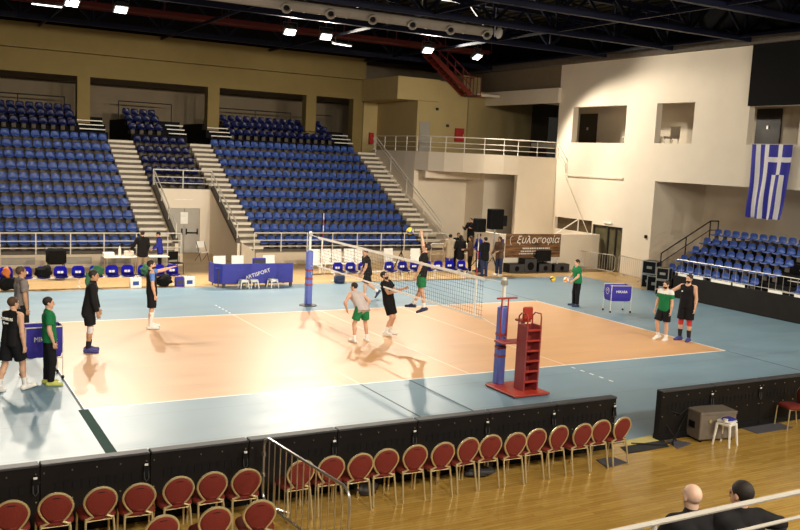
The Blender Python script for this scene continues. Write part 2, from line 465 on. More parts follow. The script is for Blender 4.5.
railing('stair_rail', 'white sloping handrail down the stairs along the far tunnel wall', [(1.27, 20.7, 3.25), (1.27, 16.7, 1.05)], .72, RW, bars=(1., .5), post_every=1.5)

# ================================================================== seats
def seat_mesh(material, bracket_=True):
    prof = [(-.205, -.045), (-.195, .0), (-.08, -.022), (.06, -.015), (.12, .02), (.142, .08), (.156, .17), (.166, .255), (.170, .315)]
    half = [.18, .195, .20, .205, .205, .205, .203, .190, .13]
    bm = bmesh.new(); N = 8; rows = []
    for (y, z), hw in zip(prof, half):
        row = []
        for i in range(N + 1):
            u = -1 + 2 * i / N
            row.append(bm.verts.new((u * hw, y - .035 * u * u * (1 if z > .1 else 0), z + .03 * u * u * (1 if z <= .1 else 0))))
        rows.append(row)
    fs = []
    for a, b in zip(rows[:-1], rows[1:]):
        for i in range(N): fs.append(bm.faces.new((a[i], a[i + 1], b[i + 1], b[i])))
    bmesh.ops.solidify(bm, geom=fs, thickness=.018)
    # bracket under the pan
    bracket = [f for v in bmesh.ops.create_cube(bm, size=1, matrix=Matrix.Translation((0, .02, -.16)) @ Matrix.Diagonal((.20, .05, .27, 1)))['verts'] for f in v.link_faces] if bracket_ else []
    for f in bracket: f.material_index = 1
    bmesh.ops.recalc_face_normals(bm, faces=bm.faces)
    for f in bm.faces: f.smooth = True
    me = bpy.data.meshes.new('stadium_seat'); bm.to_mesh(me); bm.free(); me.materials.append(material); me.materials.append(M('concrete_dark'))
    try: me.set_sharp_from_angle(angle=math.radians(45))
    except Exception: pass
    return me
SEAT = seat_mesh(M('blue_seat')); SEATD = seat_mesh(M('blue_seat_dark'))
seat_rest = []
def put_seat(x, y, z, label, group, rz=0, me=SEAT):
    o = bpy.data.objects.new('stadium_seat', me); COL.objects.link(o); o.location = (x, y, z); o.rotation_euler = (0, 0, rz)
    tag(o, label, 'seat', group)
PAN = .27
def row_xs(a, b, from_right=False, p=.455):
    n = int((b - a) / p); return [a + p * i for i in range(n + 1)] if not from_right else [b - p * i for i in range(n + 1)]
for k in range(1, 11):
    y = R0 + .36 + DY * (k - 1); z = tread(k) + PAN
    for i, x in enumerate(row_xs(-9.3 + .05 * k, -3.1, True)):
        if k <= 7: put_seat(x, y, z, 'blue plastic seat, %s from the stairs, %s row up of the stand by the benches' % (ORD[i + 1], ORD[k]), 'seats of the stand by the benches')
        else: seat_rest.append((x, y, z, 0))
    for i, x in enumerate(row_xs(2.72, 11.1)):
        if k <= 7: put_seat(x, y, z, 'blue plastic seat, %s from the tunnel stairs, %s row up of the wide stand' % (ORD[i + 1], ORD[k]), 'seats of the wide stand right of the tunnel')
        else: seat_rest.append((x, y, z, 0))
    if k >= 6:
        for i, x in enumerate(row_xs(-1.36, 1.2)):
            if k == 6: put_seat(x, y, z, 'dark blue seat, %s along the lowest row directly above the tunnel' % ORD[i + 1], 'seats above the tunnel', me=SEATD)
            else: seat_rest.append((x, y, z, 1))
# upper dark section
UP = [(25.75, 5.72), (26.55, 6.15), (27.35, 6.5)]
prof = [(25.45, 4.5), (25.45, 5.72), (26.2, 5.72), (26.2, 6.15), (27.0, 6.15), (27.0, 6.5), (31, 6.5), (31, 4.5)]
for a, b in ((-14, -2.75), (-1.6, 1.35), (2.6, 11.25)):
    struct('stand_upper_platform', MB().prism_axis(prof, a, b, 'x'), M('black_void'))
mb = MB().box(-14, 12.5, 25.4, 31, 4.9, WALK); struct('stand_upper_walkway', mb, M('concrete_dark'))
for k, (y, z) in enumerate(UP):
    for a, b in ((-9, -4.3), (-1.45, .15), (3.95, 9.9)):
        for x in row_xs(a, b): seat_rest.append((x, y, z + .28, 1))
for i, (a, b) in enumerate(((-4.15, -2.9), (.35, 1.3), (2.65, 3.8), (10.0, 11.2))):
    mb = MB()
    for j in range(3): mb.box(a, b, 25.40 + .38 * j, 25.45 + .38 * j, 5.82 + .22 * j, 5.87 + .22 * j)
    struct('trim_upper_step', mb, M('rail_white'))
def rest_seats():
    groups = {0: SEAT, 1: SEATD}; V = []; F = []; MI = []; off = 0
    for me_i, me in groups.items():
        pts = [p[:3] for p in seat_rest if p[3] == me_i]; n = len(me.vertices)
        c = np.empty(n * 3); me.vertices.foreach_get('co', c); c = c.reshape(-1, 3)
        polys = [tuple(p.vertices) for p in me.polygons]; pm = [p.material_index for p in me.polygons]
        for q in pts:
            V += (c + np.array(q)).tolist(); F += [tuple(i + off for i in p) for p in polys]; MI += [2 if q_ else me_i for q_ in pm]; off += n
    m2 = bpy.data.meshes.new('stadium_seat_rows'); m2.from_pydata(V, [], F); m2.materials.append(M('blue_seat')); m2.materials.append(M('blue_seat_dark')); m2.materials.append(M('concrete_dark'))
    m2.polygons.foreach_set('material_index', MI); m2.polygons.foreach_set('use_smooth', [True] * len(F))
    o = bpy.data.objects.new('stadium_seat_rows', m2); COL.objects.link(o)
    tag(o, 'upper rows of blue and dark blue seats high in the far stand', 'seats', kind='stuff')
rest_seats()

# ================================================================== far wall, columns, beams
YW, DW, WW = M('yellow_wall'), M('dim_wall'), M('white_wall')
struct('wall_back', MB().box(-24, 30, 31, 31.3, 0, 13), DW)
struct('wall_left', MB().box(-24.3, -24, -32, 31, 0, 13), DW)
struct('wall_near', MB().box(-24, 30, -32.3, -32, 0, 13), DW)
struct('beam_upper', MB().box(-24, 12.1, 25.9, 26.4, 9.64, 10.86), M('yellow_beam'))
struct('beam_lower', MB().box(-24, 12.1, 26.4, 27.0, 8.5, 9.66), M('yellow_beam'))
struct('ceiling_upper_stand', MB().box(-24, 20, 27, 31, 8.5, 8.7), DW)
for a, b in ((-4.11, -3.48), (2.72, 3.37), (8.56, 9.19), (11.6, 12.25)):
    struct('column', MB().box(a, b, 26.4, 27.0, 5.36, 8.5), M('yellow_beam'))
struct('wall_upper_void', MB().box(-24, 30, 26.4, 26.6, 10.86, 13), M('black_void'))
# upper dark rails
RB = M('rail_black')
for i, (a, b, w_) in enumerate(((-9, -4.4, 'behind the highest seats near the leftmost column'), (-1.6, 1.3, 'behind the highest seats above the tunnel'), (4.0, 8.5, 'behind the highest seats between the two middle columns'), (9.3, 11.2, 'behind the highest seats beside the balcony column'))):
    railing('upper_rail', 'thin dark handrail ' + w_, [(a, 28.6, 6.5), (b, 28.6, 6.5)], 1.0, RB, bars=(1.,), post_every=2.2, r=.03)
# projecting cream box, stair core and balcony rear walls
mb = MB().box(12.1, 14.85, 21.9, 27, 8.42, 9.66); struct('wall_bulkhead', mb, YW)
mb = MB().prism([(13.55, 22.1), (16.9, 22.1), (17.2, 22.4), (17.2, 27), (13.55, 27)], 5.36, 9.62); struct('wall_core', mb, YW)
mb = MB().prism([(17.2, 22.4), (24, 25.2), (24, 25.6), (17.2, 22.9)], 5.36, 9.3); struct('wall_balcony_rear', mb, YW)
mb = MB().box(12.6, 13.55, 27, 27.3, 5.36, 8.5); struct('wall_balcony_recess', mb, YW)
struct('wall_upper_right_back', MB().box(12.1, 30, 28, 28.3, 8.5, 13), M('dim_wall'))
struct('wall_core_top', MB().prism([(16.6, 22.2), (18.3, 22.9), (18.3, 23.8), (16.6, 23.8)], 9.3, 10.1), YW)
dd = MB().box(13.72, 14.40, 22.05, 22.11, 5.36, 7.25); struct('door_2', dd, M('door_grey'))
def wallbox(name, label, cat, x0, x1, y, z0, z1, material, d=.1):
    t = thing(name, label, cat, (x0, y, z0)); MB().cbox(x0, x1, y - d, y, z0, z1, .015).build('body', material, t, False, True); return t
t = wallbox('fire_hose_cabinet', 'red fire hose cabinet on the yellow wall behind the balcony rail', 'fire cabinet', 16.1, 16.68, 22.09, 6.25, 7.02, M('fire_red'), .16)
MB().box(16.60, 16.63, 21.90, 21.93, 6.55, 6.7).build('handle', M('steel'), t, False, True)
t = wallbox('alarm_box', 'small dark alarm box on the yellow wall left of the red cabinet', 'alarm', 15.5, 15.68, 22.09, 7.05, 7.2, M('black_plastic'), .07)
MB().box(15.56, 15.62, 22.01, 22.022, 7.1, 7.15).build('button', M('fire_red'), t, False, True)
t = wallbox('speaker_box', 'small black wall speaker high on the yellow core wall', 'speaker', 14.75, 14.9, 22.09, 7.95, 8.1, M('black_plastic'), .1)
MB().box(14.78, 14.87, 21.98, 21.992, 7.98, 8.07).build('grille', M('dark_grey'), t, False, True)
t = wallbox('fire_extinguisher_box', 'dark red extinguisher box in the dim corner behind the balcony rail', 'fire cabinet', 13.0, 13.3, 26.98, 5.9, 6.6, M('fire_red'), .14)
MB().box(13.25, 13.28, 26.82, 26.85, 6.2, 6.3).build('handle', M('steel'), t, False, True)

# ================================================================== balcony in the corner
plan = [(12.5, 25.4), (12.5, 21.5), (12.55, 20.4), (12.75, 19.3), (13.2, 18.4), (13.9, 17.6), (14.8, 17.0), (15.8, 16.6), (16.6, 16.4), (19.0, 16.2)]
def offset(pl, d):
    out = []
    for i, p in enumerate(pl):
        a = Vector(pl[max(i - 1, 0)]); b = Vector(pl[min(i + 1, len(pl) - 1)]); t = (b - a).normalized(); out.append((p[0] - t.y * d, p[1] + t.x * d))
    return out
inner = offset(plan, .3)
mb = MB()
for i in range(len(plan) - 1):
    q = [plan[i], plan[i + 1], inner[i + 1], inner[i]]
    if i in (0, 1, 8): mb.prism(q, 0, 5.56)
    else: mb.prism(q, 4.55, 5.56)
struct('wall_balcony', mb, WW, True)
mb = MB().prism([(12.6, 25.4), (12.6, 20.4), (13.3, 18.6), (14.9, 17.2), (16.7, 16.6), (19, 16.4), (24, 16.4), (24, 26), (12.6, 26)], 5.1, 5.36); struct('floor_balcony', mb, M('grey_wall'))
rp_ = offset(plan, .12)[0:]
railing('balcony_rail', 'long white balcony railing curving above the corner recess', [(x, y, 5.56) for x, y in rp_], .82, RW, post_every=1.15)
railing('stair_rail', 'thin white handrail on the balcony side wall beside the right-hand stairs', [(12.4, 24.8, 5.4), (12.4, 17.0, 1.0)], .9, RW, bars=(1., .75), post_every=2.5)
mb = MB().prism_axis([(25.4, 5.3), (25.4, 4.0), (16.5, 0), (16.3, .55), (16.3, 1.0)], 12.38, 12.62, 'x'); struct('wall_stair_side', mb, WW)
railing('stair_rail', 'short white rail dropping from the balcony end along the right wall', [(18.9, 16.1, 5.5), (18.9, 15.3, 4.75)], .8, RW, bars=(1., .6, .3), post_every=3)
# recess under the balcony
struct('wall_recess_back', MB().box(12.6, 16.4, 21.0, 21.2, 0, 5.1), WW)
struct('wall_recess_side', MB().box(16.4, 19, 19.2, 21.2, 0, 5.1), WW)
struct('beam_recess', MB().box(12.8, 16.8, 19.6, 19.9, 4.15, 5.1), WW)
struct('floor_recess', MB().prism([(12.6, 16.62), (19, 14.2), (19, 21), (12.6, 21)], 0, .5), M('grey_wall'))
# low white wall that carries the banner
struct('wall_low', MB().box(12.75, 18.95, 12.3, 12.5, 0, 1.78), WW)
struct('wall_low_return', MB().box(12.75, 12.95, 12.5, 14.4, 0, 1.78), WW)
struct('beam_fascia', MB().box(18.8, 19.0, 16.2, 24, 8.5, 9.3), WW)

# ================================================================== right wall (x = 19) with its openings
def wall_x(name, x0, x1, Ys, Zs, holes, material):
    mb = MB()
    Y = sorted(set(Ys) | {v for h in holes for v in h[:2]}); Z = sorted(set(Zs) | {v for h in holes for v in h[2:]})
    for a, b in zip(Y[:-1], Y[1:]):
        run = None
        for c, d in zip(Z[:-1], Z[1:]):
            my, mz = (a + b) / 2, (c + d) / 2
            if any(h[0] < my < h[1] and h[2] < mz < h[3] for h in holes): continue
            mb.box(x0, x1, a, b, c, d)
    bm = bmesh.new(); me = bpy.data.meshes.new('t'); me.from_pydata(mb.v, [], mb.f); bm.from_mesh(me)
    bmesh.ops.remove_doubles(bm, verts=bm.verts, dist=1e-4)
    seen = {}
    for f in bm.faces: seen.setdefault(tuple(round(c, 3) for c in f.calc_center_median()), []).append(f)
    bmesh.ops.delete(bm, geom=[f for g in seen.values() if len(g) > 1 for f in g], context='FACES')
    bmesh.ops.recalc_face_normals(bm, faces=bm.faces); bm.to_mesh(me); bm.free(); me.name = name; me.materials.append(material)
    o = bpy.data.objects.new(name, me); COL.objects.link(o); o['kind'] = 'structure'; return o
holes = [(11.1, 15.1, 6.4, 8.25), (6.8, 9.1, 6.42, 8.27), (1.35, 3.82, 6.4, 8.0), (-16, 8.84, 0, 4.64), (10.75, 12.95, 0, 2.25), (13.0, 16.0, 1.75, 2.4)]
wall_x('wall_right', 19.0, 19.35, (-16, 16.3), (0, 10.5), holes, WW)
struct('wall_right_upper', MB().box(19.02, 19.3, 16.3, 28, 9.3, 10.5), DW)  # right wall continued; shadow above the lamp cut-off put into its darker colour
struct('wall_right_near', MB().box(19.0, 19.35, -32, -16, 0, 10.5), WW)
# groove
struct('trim_ledge', MB().box(18.93, 19.0, 11.0, 15.2, 4.62, 4.7), M('cream_wall'))
# gallery behind the upper openings
struct('floor_gallery', MB().box(19.35, 24, -16, 19, 6.1, 6.35), M('grey_wall'))
struct('ceiling_gallery', MB().box(19.35, 24, -16, 19, 8.6, 8.8), M('grey_wall'))
struct('wall_gallery', MB().box(21.6, 21.9, -16, 19, 6.35, 8.6), M('cream_wall'))
for i, (a, b) in enumerate(((16.1, 17.5), (4.2, 5.5))):
    d_ = MB().box(21.53, 21.62, a, b, 6.35, 8.1); dr = struct('door_%d' % (3 + i), d_, M('door_dark'))
    MB().box(21.49, 21.53, (a + b) / 2 - .05, (a + b) / 2 + .05, 7.2, 7.35).build('door_handle', M('steel'), dr)
for i, (y, n_) in enumerate(((12.2, 'in the widest gallery opening'), (9.4, 'in the middle gallery opening'))):
    t = thing('gallery_seat_back', 'pale seat back seen ' + n_, 'chair', (20.4, y, 6.35))
    MB().cbox(-.25, .25, -.3, .3, .35, .45, .02).build('seat', M('stair_cream'), t); MB().cbox(.2, .27, -.3, .3, .45, .95, .02).build('backrest', M('stair_cream'), t)
    for sx in (-.2, .2):
        for sy in (-.25, .25): MB().tube([(sx, sy, 0), (sx, sy, .36)], .02, 6).build('leg', M('steel'), t)
# black curtain box above the third opening
t = thing('black_hanging_curtain', 'tall black curtain hanging above the flag opening', 'curtain', (18.9, 2.5, 8.0))
MB().box(18.82, 18.99, -4, 3.78, 8.0, 10.9).build('cloth', M('black_cloth'), t, False, True)
MB().tube([(18.8, -4, 10.9), (18.8, 3.8, 10.9)], .03, 8).build('rod', M('dark_grey'), t, False, True)
# glazed door in the right wall
fr = MB()
fr.box(19.05, 19.2, 10.75, 10.83, 0, 2.25).box(19.05, 19.2, 12.87, 12.95, 0, 2.25).box(19.05, 19.2, 10.83, 12.87, 2.17, 2.25).box(19.05, 19.2, 11.80, 11.88, 0, 2.17).box(19.05, 19.2, 11.25, 11.31, 0, 2.17)
d5 = struct('door_5', fr, M('door_dark'))
struct('door_glass', MB().box(19.11, 19.14, 10.83, 12.87, .03, 2.17), M('door_glass'), parent=d5)
struct('window_1', MB().box(19.2, 19.24, 13.0, 16.0, 1.75, 2.4), M('amber_glass'))
struct('wall_corridor', MB().box(21, 21.2, 8.9, 16.5, 0, 6), M('cream_wall'))
v = MB().cbox(18.93, 18.99, 11.5, 12.1, 2.36, 2.44, .01); tag(v.build('exit_light', M('paper')), 'small pale emergency lamp above the glazed right-hand door', 'light')
# recess behind the telescopic stand
struct('wall_recess_end', MB().box(19.35, 23.6, 8.84, 9.1, 0, 4.9), WW)
struct('wall_recess_rear', MB().box(22.4, 22.7, -16, 8.84, 0, 4.9), WW)
struct('ceiling_recess', MB().box(19.35, 22.6, -16, 9.0, 4.64, 4.9), M('grey_wall'))
struct('trim_recess_wall', MB().box(22.2, 22.4, -16, 4.6, 0, 2.6), M('white_wall'))
sb = MB().cbox(18.94, 19.0, 9.05, 9.2, 1.9, 2.06, .01); tag(sb.build('wall_switch', M('black_plastic')), 'small dark switch box on the pale wall beside the telescopic stand', 'switch')
tag(MB().tube([(18.9, 15.3, 4.62), (18.92, 12.6, 1.0), (18.92, 12.4, .05)], .018, 6).build('wall_cable', M('stair_cream'), None, True), 'thin pale cable sloping down the right wall beside the glazed door', 'cable')

# ================================================================== roof
struct('ceiling', MB().box(-24, 30, -32, 31, 12.9, 13.1), M('roof_deck'))
mb = MB()
for i in range(60):
    x = -10 + i * .68; mb.box(x, x + .34, -12, 31, 12.80, 12.92)
struct('roof_ribs', mb, M('roof_deck'))
NV = M('navy_steel')
def truss(y, name='roof_truss', zb=10.72, zt=12.3, x0=-20, x1=29):
    mb = MB(); mb.bar((x0, y, zb), (x1, y, zb), .22, .24).bar((x0, y, zt), (x1, y, zt), .22, .24)
    x = x0; up = False
    while x < x1:
        nx = min(x + 1.6, x1)
        mb.bar((x, y, zt if up else zb), (nx, y, zb if up else zt), .1, .12); up = not up; x = nx
    x = x0
    while x < x1: mb.bar((x, y, zb), (x, y, zt), .09, .09); x += 3.2
    struct(name, mb, NV)
for y in (22.5, 12.6, 8.2, 3.9, -.6, -5.2, -10, -17.6, -24): truss(y)
truss(17.0, zb=11.5)
mb = MB()
for x in (-12, -6, 0, 6, 12, 18, 24): mb.bar((x, -18, 12.45), (x, 28, 12.45), .12, .2); mb.bar((x, -18, 10.75), (x, 28, 10.75), .09, .12)
for i, x in enumerate((-12, -6, 0, 6, 12, 18)):
    for y0, y1 in ((8.2, 12.6), (3.9, 8.2), (-.6, 3.9)):
        mb.bar((x, y0, 10.72), (x + 3, y1, 12.3), .07); mb.bar((x + 6, y0, 10.72), (x + 3, y1, 12.3), .07)
struct('roof_purlins', mb, NV)
struct('beam_eaves', MB().box(18.7, 19.4, -16, 28, 10.5, 10.95), M('concrete_dark'))
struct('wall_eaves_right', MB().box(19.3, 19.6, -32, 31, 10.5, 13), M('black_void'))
# air duct
t = thing('air_duct', 'long white round air duct with jet nozzles under the roof', 'duct', (3, 9.1, 10.5))
MB().tube([(-9, 9.1, 10.5), (-2, 9.1, 10.5), (4, 9.1, 10.5), (9.3, 9.1, 10.5)], .22, 20).build('pipe', M('duct_white'), t, True, True)
for x in (-6, -3, 0, 3, 6, 9): MB().tube([(x, 9.1, 10.70), (x, 9.1, 12.82)], .012, 6).build('hanger', M('galv'), t, False, True)
for i in range(6):
    x = .2 + i * 1.75
    m4 = Matrix.Translation((x, 8.86, 10.36)) @ Euler((math.radians(118), 0, math.radians(-20))).to_matrix().to_4x4()
    nz = MB().lathe([(.15, -.05), (.15, .10), (.19, .14), (.19, .17), (.13, .17), (.10, .08)], 16, m4).build('nozzle', M('duct_white'), t, True, True)
    MB().lathe([(.11, .09), (.10, .10)], 16, m4).build('opening', M('black_void'), nz, False, True)
    MB().lathe([(.233, -.02), (.233, .02)], 20, Matrix.Translation((x + .8, 9.1, 10.5)) @ Euler((0, PI / 2, 0)).to_matrix().to_4x4()).build('joint_ring', M('duct_white'), t, True, True)
# red catwalk under the far truss
t = thing('catwalk', 'long red steel catwalk hung under the far roof truss', 'catwalk', (0, 19.8, 11.1))
MB().box(-20, 16.4, 19.4, 20.4, 11.1, 11.14).build('walkway', M('red_steel'), t, False, True)
for y in (19.4, 20.4):
    MB().bar((-20, y, 11.15), (16.4, y, 11.15), .06, .2).bar((-20, y, 12.05), (16.4, y, 12.05), .05).build('rail', M('red_steel'), t, False, True)
for i in range(13):
    for y in (19.4, 20.4): MB().bar((-19.5 + 3 * i, y, 11.1), (-19.5 + 3 * i, y, 12.6), .05).build('hanger', M('red_steel'), t, False, True)
# red stair down to the core
t = thing('steel_stair', 'steep red steel stair from the catwalk down to the yellow core', 'stair', (16.5, 22.0, 9.0))
A, B = Vector((13.7, 21.2, 11.0)), Vector((16.45, 21.2, 8.95))
for dy in (0, .75):
    o_ = Vector((0, dy, 0)); MB().bar(A + o_, B + o_, .08, .26).build('stringer', M('red_stair'), t, False, True)
    hr = MB().tube([A + o_ + Vector((0, 0, 1.0)), B + o_ + Vector((0, 0, 1.0)), B + o_ + Vector((.7, 0, 1.0))], .03, 8)
    for i in range(6): q = A.lerp(B, i / 5) + o_; hr.tube([q, q + Vector((0, 0, 1.0))], .022, 6)
    for f in (.5,): hr.tube([A + o_ + Vector((0, 0, f)), B + o_ + Vector((0, 0, f))], .02, 6)
    for dx in (.2, .45, .7): hr.tube([B + o_ + Vector((dx, 0, 0)), B + o_ + Vector((dx, 0, 1.0))], .025, 6)
    hr.build('handrail', M('red_stair'), t, True, True)
for i in range(11):
    q = A.lerp(B, (i + .5) / 11); MB().box(q.x - .13, q.x + .13, 21.2, 21.95, q.z - .02, q.z + .02).build('tread', M('red_stair'), t, False, True)
MB().box(16.35, 17.2, 21.15, 22.0, 8.86, 8.95).build('landing', M('red_stair'), t, False, True)
struct('trim_landing', MB().prism([(17.2, 21.6), (19.0, 21.6), (19.0, 22.6), (17.2, 22.6)], 8.93, 9.08), M('white_wall'))

# ---- floodlights
def floodlight(x, y, z, aim, label, group, power, proto=[None], size=150, blend=.35):
    if proto[0] is None:
        t = thing('floodlight', label, 'lamp', (x, y, z), 0, group)
        # local: beam towards -Y and down
        m4 = Euler((math.radians(-38), 0, 0)).to_matrix().to_4x4()
        MB().prism_axis([(-.30, -.02), (.30, -.02), (.30, .10), (.16, .24), (-.16, .24), (-.30, .10)], -.22, .22, 'y').build('housing', M('lamp_case'), t)
        for o in t.children: o.data.transform(m4)
        g = MB().cbox(-.24, .24, -.16, .16, -.06, -.02, .01).build('glass', M('lamp_glass'), t); g.data.transform(m4)
        yk = MB().tube([(-.33, 0, .08), (-.33, 0, .42), (.33, 0, .42), (.33, 0, .08)], .02, 6).tube([(0, 0, .42), (0, 0, .62)], .025, 6).build('yoke', M('lamp_case'), t)
        proto[0] = t
    else:
        t = dup(proto[0], (x, y, z), 0, label, group)
    d = Vector(aim) - Vector((x, y, z)); t.rotation_euler = (0, 0, math.atan2(d.y, d.x) + PI / 2)
    L = bpy.data.lights.new('flood_beam', 'SPOT'); L.energy = power; L.color = (1, .90, .74); L.spot_size = math.radians(size); L.spot_blend = blend; L.shadow_soft_size = .22
    lo = bpy.data.objects.new('flood_beam', L); COL.objects.link(lo)
    dn = d.normalized(); lo.location = Vector((x, y, z)) + dn * .30 + Vector((0, 0, -.05)); lo.rotation_euler = d.to_track_quat('-Z', 'Y').to_euler()
    return t
FAR = [(-11.5, None), (-9.6, None), (-5.87, 'leftmost in view, near the white strip lamp'), (-3.93, 'right neighbour of the leftmost lamp in view'), (3.63, 'under the white duct above the wide stand'), (5.44, 'beside the tilted white strip lamp'), (11.02, 'at the top of the red stair'), (13.98, 'before the red catwalk end, nearest the balcony')]
P_FAR, P_MID, P_STAND, P_NEAR = 3700, 1500, 9500, 2700
for i, (x, l) in enumerate(FAR):
    z = 10.76 - .012 * (x + 6)
    aim = (18, 8, 0) if i == 7 else ((10.5, -1.5, 0) if i == 6 else (x * .55, -1.5, 0))
    floodlight(x, 17, z, aim, 'bright floodlight ' + l if l else 'bright floodlight under the far roof truss, out of the picture', 'far floodlights', P_FAR, size=(94 if i == 7 else 124 if i == 6 else 98), blend=.3)
for i, x in enumerate((-12, -7, -2, 3, 8, 13)):
    floodlight(x, -10, 9.98, (x * .8, 3, 0), 'floodlight over the perimeter boards, %s from the left wall' % ORD[i + 1], 'middle floodlights', P_MID, size=96, blend=.7)
for i, x in enumerate((-9, -3, 3, 9)):  # unseen row added to brighten the far stand while keeping the court shadows
    floodlight(x, -17.6, 9.98, (x, 20, 1.6), 'added unseen narrow floodlight aimed at the far seats, %s from the left wall' % ORD[i + 1], 'added narrow floodlights', P_STAND, size=36, blend=1.0)
for i, x in enumerate((-13, -7, -1, 5, 11)):
    floodlight(x, -24, 9.98, (x * .8, -11, 0), 'floodlight at the rear of the near stand, %s from the left wall' % ORD[i + 1], 'near floodlights', P_NEAR)
def strip_lamp(x, y, z, rot, label):
    t = thing('strip_lamp', label, 'lamp', (x, y, z), rot)
    MB().cbox(-.6, .6, -.09, .09, 0, .07, .015).build('housing', M('lamp_case'), t); MB().cbox(-.57, .57, -.06, .06, -.04, 0, .015).build('tube', M('strip_glass'), t)
    for s in (-.4, .4): MB().tube([(s, 0, .07), (s, 0, .5)], .01, 5).build('hanger', M('lamp_case'), t)
strip_lamp(-6.82, 17, 10.55, 0, 'white strip lamp beside the leftmost floodlight')
strip_lamp(6.28, 17, 10.35, .3, 'white strip lamp beside the paired floodlights over the wide stand')
# ================================================================== perimeter boards (seen from behind)
def board(x1, L, label, group, y=-10.10):
    """one advertising board, its right end at x1, length L; the camera side is the back"""
    t = thing('perimeter_board', label, 'board', (x1 - L / 2, y, 0), 0, group)
    h = L / 2
    MB().cbox(-h + .004, h - .004, -.05, .09, .10, .975, .008).build('panel', M('black_panel'), t)
    MB().cbox(-h + .01, h - .01, -.075, .1, .95, .985, .01).build('top_cap', M('dark_grey'), t)
    MB().cbox(-h + .01, h - .01, -.07, .11, 0, .12, .01).build('plinth', M('black_plastic'), t)
    v = MB()
    n = 10
    for i in range(n):
        cx = -h + .22 + (L - .44) * i / (n - 1)
        v.box(cx - .035, cx + .035, -.058, -.05, .60, .72)
    v.build('vent', M('black_plastic'), t)
    b = MB()
    for sx in (-h + .05, -h + .4, h - .4, h - .05, 0):
        for z in (.86, .48): b.lathe([(.011, 0), (.011, .012)], 6, Matrix.Translation((sx, -.05, z)) @ Euler((PI / 2, 0, 0)).to_matrix().to_4x4())
    b.build('bolt', M('steel'), t)
    k = MB().cbox(h - .10, h - .02, -.085, -.05, .62, .80, .01); k.build('latch', M('black_plastic'), t)
    MB().tube([(h - .09, -.085, .72), (h - .09, -.10, .63), (h - .06, -.105, .58), (h - .03, -.10, .63), (h - .03, -.085, .72)], .008, 5).build('cable_loop', M('dark_grey'), t)
    MB().cbox(h - .085, h - .035, -.09, -.075, .80, .83, .004).build('white_tab', M('paper'), t)
for i in range(9):
    board(-.58 - 1.42 * i, 1.42, 'black back of a perimeter board, %s from the gap with the yellow mat' % ORD[i + 1], 'long row of perimeter boards')
for i in range(5):
    board(.56 + 1.42 * (i + 1), 1.42, 'black back of a perimeter board behind the flight case, %s right of the gap' % ORD[i + 1], 'short row of perimeter boards')

